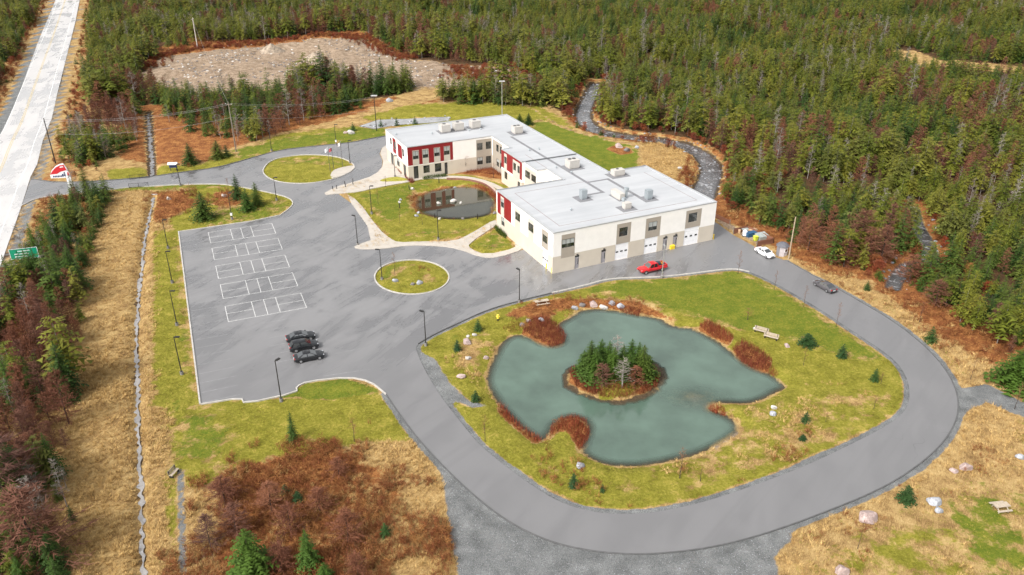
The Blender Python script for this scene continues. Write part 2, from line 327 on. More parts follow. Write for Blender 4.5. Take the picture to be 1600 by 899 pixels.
paint('straw', [(560, 760), (680, 780), (715, 900), (560, 900), (600, 830)], 6, .5); paint('straw', [(550, 690), (650, 690), (700, 770), (690, 820), (600, 730)], 3, .6); paint('straw', [(300, 790), (330, 770), (340, 900), (300, 900)], 2.5, .6); paint('straw', [(600, 840), (690, 830), (720, 900), (620, 900)], 3, .45)
paint('straw', [(244, 640), (262, 660), (262, 900), (240, 900)], 2, .7); paint('gravel', GP([(282, 738), (284, 800), (286, 900)]), .7, .7, False, .6)
paint('moss', wLawn, 1.0, 1, False)
paint('lawn', [(900, 452), (1000, 437), (1150, 422), (1260, 480), (1380, 560), (1330, 560), (1200, 520), (1100, 500), (1000, 470)], 5, .95)
paint('lawn', [(680, 525), (760, 490), (800, 500), (760, 540), (700, 570)], 3, .3)
paint('rust', [(830, 760), (770, 705), (850, 705), (920, 745), (1040, 745), (1150, 715), (1300, 660), (1390, 610), (1400, 640), (1250, 715), (1080, 785), (940, 792)], 5, .42)
paint('rust', [(780, 495), (830, 470), (880, 465), (1000, 470), (1060, 500), (900, 480), (850, 505)], 1.6, .75)
paint('straw', [(700, 560), (760, 520), (775, 540), (755, 580), (752, 610)], 2, .5); paint('straw', [(1100, 640), (1260, 600), (1390, 620), (1300, 690), (1120, 740), (1000, 745)], 6, .45)
paint('straw', np.vstack([POND, POND[:1]]), .5, .6, False, .3); paint('mud', POND, .35, .75, False); paint('sand', [(1040, 615), (1080, 600), (1130, 625), (1110, 645), (1060, 640)], 4, .55); paint('sand', [(1110, 690), (1150, 665), (1160, 675), (1120, 702)], 1, .6); paint('rust', ISLE, 1.0, 1, False); paint('moss', [(925, 606), (960, 596), (1005, 600), (985, 618), (940, 620)], .8, .8)
for pl in (wOval, wCirc): paint('moss', pl, 1, 1, False)
paint('lawn', [(415, 262), (440, 248), (500, 244), (545, 252), (545, 262), (470, 258)], 3, .5); paint('rust', [(640, 412), (690, 425), (690, 445), (650, 440)], 3, .45); paint('lawn', [(586, 432), (610, 410), (640, 408), (640, 418), (612, 440), (650, 458)], 2, .5)
paint('moss', [(540, 300), (640, 270), (700, 275), (790, 290), (790, 335), (735, 370), (620, 382), (595, 360)], 1.2, 1); paint('lawn', [(560, 305), (640, 285), (690, 280), (655, 300), (640, 340), (600, 350)], 3, .7); paint('lawn', [(620, 372), (720, 372), (765, 345), (720, 355), (640, 360)], 3, .5)
paint('rust', [(640, 320), (645, 305), (690, 290), (750, 286), (778, 300), (782, 322), (770, 310), (740, 296), (690, 298), (660, 308), (655, 332)], 1.5, .8); paint('rust', CPOND, .5, .9, False); paint('moss', CPOND, .5, .4, False)
paint('rust', [(720, 258), (770, 250), (790, 268), (785, 282), (740, 274), (700, 270)], 1, .95); paint('moss', [(700, 272), (740, 275), (790, 290), (797, 298), (770, 291), (720, 284)], .8, 1)
paint('moss', [(728, 383), (778, 355), (806, 388), (759, 400)], .8, 1); paint('lawn', [(735, 382), (780, 360), (800, 385), (765, 395)], 2, .6)
paint('lawn', [(1440, 790), (1520, 760), (1640, 790), (1640, 960), (1560, 930), (1480, 850)], 6, .7)
paint('rust', [(1240, 830), (1330, 790), (1420, 760), (1480, 710), (1600, 690), (1600, 740), (1480, 760), (1420, 850), (1380, 900), (1300, 870)], 5, .5)
paint('rust', [(1220, 400), (1300, 440), (1420, 510), (1500, 580), (1580, 600), (1480, 560), (1380, 490), (1250, 420)], 3, .45); paint('moss', [(1380, 440), (1430, 510), (1520, 590), (1500, 590), (1420, 530), (1370, 470)], 3, .5)
paint('moss', [(1250, 880), (1330, 830), (1420, 790), (1500, 770), (1640, 740), (1640, 960), (1260, 960)], 9, .62); paint('lawn', [(1440, 800), (1540, 770), (1640, 800), (1640, 960), (1520, 930)], 8, .4); paint('moss', [(1560, 640), (1640, 660), (1640, 720), (1560, 700)], 4, .4)
paint('gravel', [(690, 735), (720, 758), (800, 822), (880, 856), (1000, 869), (1120, 857), (1240, 822), (1235, 845), (1210, 870), (1230, 960), (730, 960), (705, 850)], 1.2, 1)
paint('gravel', wLoop, .6, .95, False, .9); paint('gravel', np.vstack([wLawn, wLawn[:1]]), .7, 1, False, .75)
paint('gravel', [(1500, 610), (1540, 600), (1620, 640), (1620, 660), (1540, 630), (1495, 650), (1440, 735), (1425, 738), (1480, 690)], 1, .95)
paint('gravel', [(1240, 728), (1290, 705), (1300, 710), (1262, 725)], .6, .8)
paint('gravel', [(652, 550), (672, 580), (700, 625), (740, 640), (770, 633), (735, 628), (705, 600), (680, 560)], .8, .8)
paint('straw', np.vstack([GP(HWY_E)]), 6, .9, False, 16); paint('straw', GP(HWY_W), 6, .9, False, 16); paint('rust', np.vstack([GP(HWY_E)]), 6, .5, False, 14); paint('rust', GP(HWY_W), 6, .5, False, 14); paint('gravel', np.vstack([GP(HWY_E)]), 1.5, .9, False, 3.0); paint('gravel', GP(HWY_W), 1.5, .9, False, 3.0); paint('mud', np.vstack([GP(HWY_E)]), 1.5, .5, False, 2.0)
for ln, w in ((DITCH, 1.2), (DITCH2, .55)): paint('mud', ln, .5, .9, False, w)
paint('floor', DITCH2, .4, .6, False, .45); paint('rust', STREAM, 2.5, .8, False, 5.5); paint('mud', STREAM, 1.2, .8, False, 3.4); paint('rust', STREAM2, 3, .8, False, 5); paint('gravel', STREAM2, .8, .8, False, 1.6)
paint('gravel', GP([(780, 145), (830, 170), (880, 200), (930, 216), (1000, 228)]), .9, .6, False, .6); paint('gravel', NPOOL, 1.5, .8, False)
paint('rust', [(946, 234), (960, 228), (985, 232), (990, 240), (970, 243)], .5, 1); paint('straw', BOG, 2, 1, False)
for pl in ([(815, 517), (825, 505), (850, 500), (870, 508), (884, 525), (880, 536), (862, 543), (845, 534), (828, 524)], [(858, 684), (862, 668), (875, 655), (895, 652), (914, 658), (921, 672), (916, 690), (904, 702), (900, 690), (885, 676), (870, 672)], [(1092, 510), (1105, 505), (1130, 518), (1146, 530), (1140, 537), (1110, 522)], [(1145, 545), (1160, 538), (1185, 552), (1205, 568), (1200, 578), (1180, 577), (1160, 566)], [(776, 633), (786, 636), (815, 668), (838, 682), (846, 692), (836, 692), (805, 668), (783, 650)]): paint('mud', pl, .5, .6); paint('rust', pl, .7, 1)
paint('straw', GP([(1124, 330), (1170, 350), (1215, 370), (1250, 390), (1300, 418), (1360, 430), (1405, 436), (1440, 475), (1500, 522), (1560, 555), (1620, 580)]), 3, .8, False, 5); paint('rust', GP([(1124, 322), (1170, 344), (1215, 362), (1250, 384), (1300, 410), (1360, 422), (1405, 426), (1440, 466), (1500, 514), (1560, 547), (1620, 570)]), 3, .75, False, 6)
paint('sand', [(1118, 345), (1145, 363), (1182, 382), (1190, 378), (1150, 355), (1125, 342)], .6, .8); paint('floor', asphalt_sd.__name__ and ASPH, .1, 0, False)
def make_terrain():
    me = bpy.data.meshes.new('ground'); nv = len(TP); V = np.empty((nv, 3)); V[:, :2] = TP; V[:, 2] = Z
    i = np.arange((NYg - 1) * (NXg - 1)); r = i // (NXg - 1); c = i % (NXg - 1); a = r * NXg + c
    Q = np.stack([a, a + 1, a + 1 + NXg, a + NXg], 1)
    me.vertices.add(nv); me.vertices.foreach_set('co', V.ravel().astype(np.float32)); me.loops.add(Q.size); me.loops.foreach_set('vertex_index', Q.ravel().astype(np.int32))
    me.polygons.add(len(Q)); me.polygons.foreach_set('loop_start', (np.arange(len(Q)) * 4).astype(np.int32)); me.polygons.foreach_set('use_smooth', np.ones(len(Q), bool)); me.update(); me.validate()
    for nm, sl in (('cover_a', slice(0, 4)), ('cover_b', slice(4, 8))):
        at = me.attributes.new(nm, 'FLOAT_COLOR', 'POINT'); at.data.foreach_set('color', Wt[:, sl].astype(np.float32).ravel())
    return me
g = N('ground_cover'); A_, B_ = g.attr('cover_a'), g.attr('cover_b')
def chan(at):
    s = g.n('ShaderNodeSeparateColor'); g.put(s.inputs[0], at.outputs['Color']); return [s.outputs[0], s.outputs[1], s.outputs[2], at.outputs['Alpha']]
wz = dict(zip(ZONES, chan(A_) + chan(B_)))
n_f = g.noise(2.6, 6, .72); n_m = g.noise(.42, 5, .62); n_l = g.noise(.07, 4, .6); n_x = g.noise(9, 3, .7)
fib = g.noise(1.0, 4, .7, g.rotscale(g.pos(), .5, (6, 1.4, 3)), 1.5)
cf = g.math('ADD', g.math('MULTIPLY', n_f, .55), g.math('MULTIPLY', n_m, .45)); cs = g.math('ADD', g.math('MULTIPLY', fib, .5), g.math('MULTIPLY', n_m, .5))
cols = dict(
 straw=g.ramp(cs, [(.32, (.11, .06, .025)), (.44, (.26, .158, .062)), (.55, (.43, .29, .12)), (.70, (.60, .44, .215))]),
 floor=g.ramp(cf, [(.3, (.025, .016, .008)), (.5, (.075, .042, .02)), (.7, (.16, .085, .035))]),
 sand=g.ramp(cf, [(.34, (.07, .05, .035)), (.46, (.23, .165, .11)), (.56, (.35, .265, .19)), (.68, (.55, .46, .37))]),
 rust=g.ramp(cf, [(.32, (.05, .017, .008)), (.44, (.17, .06, .02)), (.55, (.31, .13, .042)), (.68, (.50, .30, .11))]),
 moss=g.ramp(cf, [(.30, (.10, .075, .008)), (.42, (.150, .138, .016)), (.52, (.220, .205, .026)), (.61, (.33, .265, .055)), (.74, (.44, .31, .11))]),
 lawn=g.ramp(cf, [(.30, (.055, .10, .007)), (.46, (.115, .145, .014)), (.58, (.18, .185, .022)), (.74, (.30, .25, .06))]),
 mud=g.ramp(cf, [(.3, (.03, .02, .012)), (.55, (.09, .06, .035)), (.75, (.2, .14, .08))]),
 gravel=g.ramp(g.math('ADD', g.math('MULTIPLY', n_x, .6), g.math('MULTIPLY', n_m, .4)), [(.32, (.06, .062, .062)), (.5, (.165, .170, .170)), (.62, (.25, .255, .252)), (.76, (.42, .41, .39))]))
cc = cols['straw']; seed = 0
for zn in ('floor', 'sand', 'rust', 'moss', 'lawn', 'mud', 'gravel'):
    seed += 1; off = g.n('ShaderNodeMapping'); g.put(off.inputs[0], g.pos()); off.inputs['Location'].default_value = (seed * 17.3, seed * 9.1, 0)
    nz = g.noise(.33 if zn != 'gravel' else .7, 6, .68, off.outputs[0])
    f = g.step(.40, .60, g.math('ADD', wz[zn], g.math('MULTIPLY_ADD', nz, 1.5, -.75)) if zn != 'gravel' else g.math('ADD', wz[zn], g.math('MULTIPLY_ADD', nz, .7, -.35)))
    cc = g.mix(g.math('MULTIPLY', f, g.math('GREATER_THAN', wz[zn], .03)), cc, cols[zn])
g.bump(g.math('ADD', g.math('MULTIPLY', n_f, .5), g.math('MULTIPLY', fib, .5)), 1.0, .3)
tag(mkobj('ground', make_terrain_me := make_terrain()), kind='structure'); make_terrain_me.materials.append(g.done(cc, .9, 0, .15))
def zone_at(P, names):                            # summed cover weight at points (nearest grid vertex)
    ix = np.clip(np.searchsorted(gx, P[:, 0]), 1, NXg - 1); ix -= (P[:, 0] - gx[ix - 1] < gx[ix] - P[:, 0]); iy = np.clip(np.searchsorted(gy, P[:, 1]), 1, NYg - 1); iy -= (P[:, 1] - gy[iy - 1] < gy[iy] - P[:, 1])
    return sum(Wt[iy * NXg + ix, ZONES.index(n)] for n in names)
def zat(P):                                       # bilinear terrain height
    P = np.atleast_2d(P); Zg = Z.reshape(NYg, NXg); ix = np.clip(np.searchsorted(gx, P[:, 0]) - 1, 0, NXg - 2); iy = np.clip(np.searchsorted(gy, P[:, 1]) - 1, 0, NYg - 2)
    fx = (P[:, 0] - gx[ix]) / (gx[ix + 1] - gx[ix]); fy = (P[:, 1] - gy[iy]) / (gy[iy + 1] - gy[iy])
    return (Zg[iy, ix] * (1 - fx) + Zg[iy, ix + 1] * fx) * (1 - fy) + (Zg[iy + 1, ix] * (1 - fx) + Zg[iy + 1, ix + 1] * fx) * fy
def foot(px, py): p = G(px, py); p[2] = zat(p[:2])[0]; return p

# ------------------------------------------------------------------ paved surfaces
def asphalt(name, base, wet, ang, seedoff, dry=1.26, damped=.56, loop=.86):
    g = N(name); mp = g.n('ShaderNodeMapping'); g.put(mp.inputs[0], g.pos()); mp.inputs['Location'].default_value = (seedoff, seedoff * 2, 0); v = mp.outputs[0]
    st = g.noise(1, 5, .6, g.rotscale(v, ang, (.045, .22, 1)), .6); blot = g.noise(.11, 5, .6, v, .8); fine = g.noise(14, 3, .7, v)
    w = g.step(.44, .58, g.math('ADD', g.math('MULTIPLY', st, .6), g.math('MULTIPLY', blot, .4)))
    sp_ = g.n('ShaderNodeSeparateXYZ'); g.put(sp_.inputs[0], g.pos()); damp = g.math('MULTIPLY', g.step(96., 128., sp_.outputs[1]), g.step(52., 22., sp_.outputs[0])); damp = g.math('MULTIPLY_ADD', damp, .65, .35); w = g.math('MULTIPLY', w, damp)
    c = g.mix(w, g.mix(damp, tuple(x * loop for x in base), tuple(x * dry for x in base)), tuple(x * damped for x in base)); tr_ = g.noise(1, 3, .5, g.rotscale(v, ang + .25, (.02, .9, 1)), .5); c = g.mix(g.math('MULTIPLY', g.step(.5, .75, tr_), .3), c, tuple(x * .68 for x in base)); oil = g.noise(.8, 3, .6, v); c = g.mix(g.math('MULTIPLY', g.step(.70, .80, oil), .25), c, tuple(x * .5 for x in base)); c = g.mix(g.math('MULTIPLY', fine, .5), c, tuple(x * 1.5 for x in base))
    vo = g.n('ShaderNodeTexVoronoi', feature='DISTANCE_TO_EDGE'); wv = g.n('ShaderNodeVectorMath', operation='ADD'); nc = g.n('ShaderNodeTexNoise'); g.put(nc.inputs['Vector'], v); nc.inputs['Scale'].default_value = .25
    g.put(wv.inputs[0], v); sc_ = g.n('ShaderNodeVectorMath', operation='SCALE'); g.put(sc_.inputs[0], nc.outputs['Color']); sc_.inputs['Scale'].default_value = 5.0; g.put(wv.inputs[1], sc_.outputs[0]); g.put(vo.inputs['Vector'], wv.outputs[0]); vo.inputs['Scale'].default_value = .06
    crack = g.math('MULTIPLY', g.step(.0035, .0, vo.outputs[0]), g.math('MULTIPLY', g.step(.58, .66, g.noise(.05, 2, .5, v)), .45)); c = g.mix(crack, c, (.02, .02, .02))
    r = g.math('MULTIPLY_ADD', w, -.30 * wet, .62 - .1 * wet); g.bump(fine, .15, .01)
    return g.done(c, r, 0, .5, **{'Coat Weight': g.math('MULTIPLY_ADD', w, .85, .12, clamp=True), 'Coat Roughness': g.math('MULTIPLY_ADD', w, -.30, .42), 'Coat IOR': 1.6})
m_lot = asphalt('wet_asphalt', (.152, .150, .153), 1.0, -1.1, 3.); m_hwy = asphalt('wet_highway_asphalt', (.44, .428, .42), 1.15, 1.25, 40., 1.04, .88, 1.0)
tag(sheet('parking_and_driveway', ASPH, [wLawn, wOval, wCirc], 0.0, m_lot), kind='structure'); road = bpy.data.objects['parking_and_driveway']
tag(MB().prism(HWY[::-1], -.8, .03).build('highway', m_hwy), kind='structure'); hwy = bpy.data.objects['highway']
m_line = M('white_road_paint', (.72, .72, .70), .55, var=.12, sc=2.); m_faint = M('worn_road_paint', (.26, .26, .265), .6, var=.25, sc=1.5); m_yel = M('worn_yellow_paint', (.50, .38, .16), .6, var=.25, sc=1.)
def stripe(name, a, b, w, mat, parent, z=.006):
    a, b = np.asarray(a, float), np.asarray(b, float); d = (b - a) / np.linalg.norm(b - a); n = np.array([-d[1], d[0]]) * w / 2
    V = [(*(a + n), z), (*(b + n), z), (*(b - n), z), (*(a - n), z)]; return mkobj(name, mkmesh(name, V, [(3, 2, 1, 0)], mat), parent)
# five courts painted across the stalls
CA = 0.397; cx_, cy_ = np.array([math.cos(CA), math.sin(CA)]), np.array([-math.sin(CA), math.cos(CA)])
for cpx in ([(325.3, 362.9), (425.4, 349.3), (430.6, 365.3), (328.9, 380)], [(331.3, 388.1), (435, 373.3), (440.6, 389.3), (334.5, 406.1)], [(336.9, 416.9), (445.4, 398.9), (452.2, 416.9), (341.3, 434.9)], [(344.1, 445.4), (458.2, 426.5), (464.6, 446.6), (348.1, 467)], [(351.3, 479), (470.2, 458.6), (479.4, 480.2), (356.1, 503)]):
    c = GP(cpx).mean(0); L, W = 6.7, 3.05; m = MB(); P2 = lambda u, v: c + cx_ * u + cy_ * v
    for a, b in [((-L, -W), (L, -W)), ((-L, W), (L, W)), ((-L, -W), (-L, W)), ((L, -W), (L, W)), ((-2.13, -W), (-2.13, W)), ((2.13, -W), (2.13, W)), ((0, -W), (0, W)), ((-L, 0), (-2.13, 0)), ((2.13, 0), (L, 0))]:
        p, q = P2(*a), P2(*b); d = (q - p) / np.linalg.norm(q - p); n = np.array([-d[1], d[0]]) * .036; p = p - d * .036; q = q + d * .036; zz = .006 + .001 * len(m.f)
        m.add([(*(p - n), zz), (*(q - n), zz), (*(q + n), zz), (*(p + n), zz)], [(0, 1, 2, 3)])
    m.build('court_marking', m_line, road)
lw0, lw1 = GP(LOT_W)[0], GP(LOT_W)[1]; ld = (lw1 - lw0) / np.linalg.norm(lw1 - lw0); lx = np.array([ld[1], -ld[0]])
for k in range(24): p = lw0 + ld * (2.75 * k + .3) + lx * .3; stripe('stall_line', p, p + lx * 5.2, .10, m_faint, road)
for k in range(8): p = lw0 + ld * (2.75 * k + 7.3) + lx * 11.5; stripe('stall_line', p, p + lx * 5.2, .10, m_faint, road)
for a, b in [((522, 553), (563, 545)), ((505, 588), (578, 577))]: stripe('stall_line', GP([a])[0], GP([b])[0], .10, m_faint, road)
hw_c = (GP(HWY_E)[:9] * 1.0)
for off, mt, nm, w in ((2.2, m_line, 'edge_line', .16), (8.0, m_yel, 'centre_line', .16), (8.45, m_yel, 'centre_line', .16), (12.3, m_line, 'edge_line', .16)):
    ln = smooth(GP(HWY_E), 2); mkobj(nm, mkmesh(nm, (rb := ribbon(ln, -off - w, -off, -.02, .036)).v, rb.f, mt), hwy)
m_kerb = M('concrete_kerb', (.42, .40, .37), .75, var=.2, sc=1.5); m_akerb = M('asphalt_kerb', (.10, .10, .10), .6, var=.2, sc=1.5)
def kerb(line, w0, w1, h, mat, closed=False): tag(ribbon(line, w0, w1, -.06, h, closed).build('kerb', mat), kind='structure')
kerb(smooth(wN, 1), 0, .22, .13, m_akerb); kerb(wLN, -.22, 0, .13, m_kerb); kerb(GP(LOT_W), 0, .24, .14, m_kerb); kerb(wS, 0, .22, .14, m_kerb); kerb(wOval, -.22, 0, .14, m_kerb, True) if False else None
def ccw(p): return p if sum(p[i - 1][0] * p[i][1] - p[i][0] * p[i - 1][1] for i in range(len(p))) > 0 else p[::-1]
kerb(ccw(wOval), 0, .24, .14, m_kerb, True); kerb(ccw(wCirc), 0, .24, .14, m_kerb, True)
kerb(wLoop, 0, .16, .07, m_akerb)
kerb(smooth(GP([(653, 537), (678, 522), (715.6, 505), (761, 484), (811, 470), (861.5, 457.7)]), 2), -.2, 0, .12, m_akerb)
kerb(smooth(GP([(861.5, 457.7), (909.5, 447), (952, 435), (1000, 433.6), (1040, 432), (1094, 425.6), (1146, 419), (1171, 424.5)]), 2), -.25, 0, .12, m_kerb)
m_walk = M('concrete_walk', (.43, .39, .34), .7, var=.10, sc=.8, bump=.1); m_kedge = m_akerb
def slab(name, px, z=.1, sm=1): tag(MB().prism(smooth(GP(px), sm, True), -.06, z).build(name, m_walk), kind='structure')
tag(MB().prism(WALKS[0], -.06, .10).build('sidewalk', m_walk), kind='structure'); tag(MB().prism(WALKS[1], -.06, .092).build('sidewalk', m_walk), kind='structure')
slab('flag_plaza', [(516, 280), (517, 271), (524, 265), (540, 261), (554, 259), (552, 266), (533, 276)], .15, 1)
# ------------------------------------------------------------------ water
def water_grid(poly):
    lo, hi = poly.min(0), poly.max(0); st = max(.5, (hi - lo).max() / 140)
    X, Y = np.meshgrid(np.arange(lo[0] - st, hi[0] + 2 * st, st), np.arange(lo[1] - st, hi[1] + 2 * st, st)); P = np.stack([X.ravel(), Y.ravel()], 1); nx, ny = X.shape[1], X.shape[0]
    sd = sdf(poly, P); ok = sd < st * 1.5
    idx = np.arange(len(P)).reshape(ny, nx); q = np.stack([idx[:-1, :-1], idx[:-1, 1:], idx[1:, 1:], idx[1:, :-1]], -1).reshape(-1, 4); q = q[ok[q].all(1)]
    used = np.unique(q); rm = np.full(len(P), -1); rm[used] = np.arange(len(used)); return P, q, used, rm
def water(name, poly, z, deep, shallow_fade, rough=.06, ripple=.12, rsc=.9, white=0., spec=.5, ior=1.333):
    if isinstance(poly, tuple):
        a, b = poly; m_ = len(a); P = np.vstack([a, b]); q = np.array([(i, i + 1, m_ + i + 1, m_ + i) for i in range(m_ - 1)])[:, ::-1]; used = np.arange(2 * m_); rm = used
    else: P, q, used, rm = water_grid(poly)
    me = mkmesh(name, np.column_stack([P[used], np.full(len(used), z)]), rm[q]); dep = np.clip(z - zat(P[used]), 0, 3)
    at = me.attributes.new('depth', 'FLOAT', 'POINT'); at.data.foreach_set('value', dep.astype(np.float32))
    g = N(name + '_water'); d = g.attr('depth').outputs['Fac']; nz = g.noise(.12, 4, .6); a = g.step(*shallow_fade, d)
    c = g.ramp(nz, [(.35, tuple(x * .78 for x in deep)), (.65, tuple(x * 1.2 for x in deep))])
    if white: c = g.mix(g.math('MULTIPLY', g.step(.50, .72, g.noise(.55, 6, .75, g.scale(g.pos(), (1, 1, 1)), 1.0)), white), c, (.55, .55, .56))
    h = g.noise(1.0, 4, .6, g.rotscale(g.pos(), .35, (rsc, rsc * 2.6, 1))); g.bump(h, ripple, .08)
    g.done(c, rough, 0, spec, IOR=ior); tr = g.n('ShaderNodeBsdfTransparent'); mx = g.n('ShaderNodeMixShader'); g.put(mx.inputs[0], a); g.t.links.new(tr.outputs[0], mx.inputs[1]); g.t.links.new(g.b.outputs[0], mx.inputs[2]); g.t.links.new(mx.outputs[0], g.out.inputs[0])
    me.materials.append(g.m); return tag(mkobj(name, me), kind='structure')
def band(line, w): 
    p = line; d = np.gradient(p, axis=0); d /= np.linalg.norm(d, axis=1)[:, None]; n = np.stack([-d[:, 1], d[:, 0]], 1); w = np.asarray(w) * np.ones(len(p)); return np.vstack([p + n * w[:, None], (p - n * w[:, None])[::-1]])
def jag(line, w, a, seed):    # a ragged narrow channel
    d = np.r_[0, np.cumsum(np.linalg.norm(np.diff(line, axis=0), axis=1))]; s = np.arange(0, d[-1], .35); p = np.stack([np.interp(s, d, line[:, k]) for k in (0, 1)], 1); t = np.gradient(p, axis=0); t /= np.linalg.norm(t, axis=1)[:, None]; n = np.stack([-t[:, 1], t[:, 0]], 1)
    l = np.maximum(w + a * (vnoise(p, .8, seed) - .5) * 1.6, .04); r = np.maximum(w + a * (vnoise(p, .8, seed + 5) - .5) * 1.6, .04); return p + n * l[:, None], p - n * r[:, None]
water('pond_water', POND, WL, (.080, .125, .096), (-.06, .55), .03, .10, 1.5, 0., .5, 1.95)
water('courtyard_pond_water', CPOND, -.35, (.035, .035, .020), (-.1, .9), .03, .03, .9, 0, .5, 2.0)
water('stream_water', band(STREAM, stream_w(STREAM, STREAM, 2.0, 2.9)), -.8, (.095, .093, .095), (-.1, .3), .10, .7, 1.2, .85, .5, 1.8)
water('stream_water', band(STREAM2, 1.6), -.7, (.065, .062, .062), (-.1, .3), .10, .7, 1.2, .9, .5, 1.8)
water('ditch_water', jag(DITCH, .4, .6, 78), -.55, (.16, .15, .145), (-.3, .08), .12, .6, 2, .5, 1.0); water('ditch_water', jag(DITCH2, .24, .5, 77), -.45, (.27, .255, .245), (-.05, .06), .12, .6, 2, .45, 1.0)  # ditch: sky glints put into the pale colour and white patches
water('pool_water', NPOOL, -.3, (.3, .3, .3), (-.1, .2), .1, .3, 1, .5); water('bog_water', BOGW, -.2, (.12, .12, .13), (-.1, .2), .08, .1)  # pool: reflected sky painted in as pale grey with white patches

# ------------------------------------------------------------------ the two-storey building
m_white = M('white_stucco', (.84, .815, .775), .75, var=.05, sc=.5); m_beige = M('beige_stucco', (.56, .50, .415), .75, var=.05, sc=.5); m_red = M('red_cladding', (.23, .009, .013), .5, var=.12, sc=.4)
m_taupe = M('taupe_panel', (.36, .315, .26), .7, var=.06, sc=.6); m_pale = M('pale_panel', (.52, .475, .41), .7, var=.06, sc=.6); m_frame = M('dark_window_frame', (.045, .045, .045), .45); m_coping = M('metal_coping', (.46, .47, .48), .4, .3, var=.05); m_shadecop = M('shaded_coping', (.12, .125, .13), .5)
g = N('window_glass'); gc = g.ramp(g.noise(.9, 2, .5), [(.35, (.012, .016, .014)), (.6, (.05, .055, .05)), (.75, (.14, .14, .13))]); m_glass = g.done(gc, .06, 0, .8)
g = N('roof_membrane'); st = g.noise(1, 4, .6, g.scale(g.objpos(), (.07, .6, 1))); bl = g.noise(.12, 4, .6, g.objpos()); m_roof = g.done(g.ramp(g.math('ADD', g.math('MULTIPLY', st, .6), g.math('MULTIPLY', bl, .4)), [(.30, (.35, .362, .378)), (.5, (.41, .42, .435)), (.70, (.47, .478, .49))]), .42, 0, .5)
m_gar = M('white_garage_door', (.84, .84, .85), .45, var=.03); m_door = M('grey_steel_door', (.30, .285, .30), .5); m_hvac = M('hvac_casing', (.52, .49, .45), .5, .1, var=.06); m_galv = M('galvanised_box', (.40, .44, .46), .4, .5, var=.08); m_pad = M('roof_walkway', (.19, .19, .20), .7); m_seam = M('roof_seam', (.22, .15, .14), .7)
m_fan = M('dark_fan', (.05, .05, .055), .5)
bld = empty('office_building', (BO[0], BO[1], 0), AN, 'two-storey white stucco building with red cladding and grey flat roof around a courtyard', 'building')
HB = 8.6; BLIND = random.Random(4); m_blind = M('window_blind', (.42, .44, .43), .3, 0, .6, var=.15)
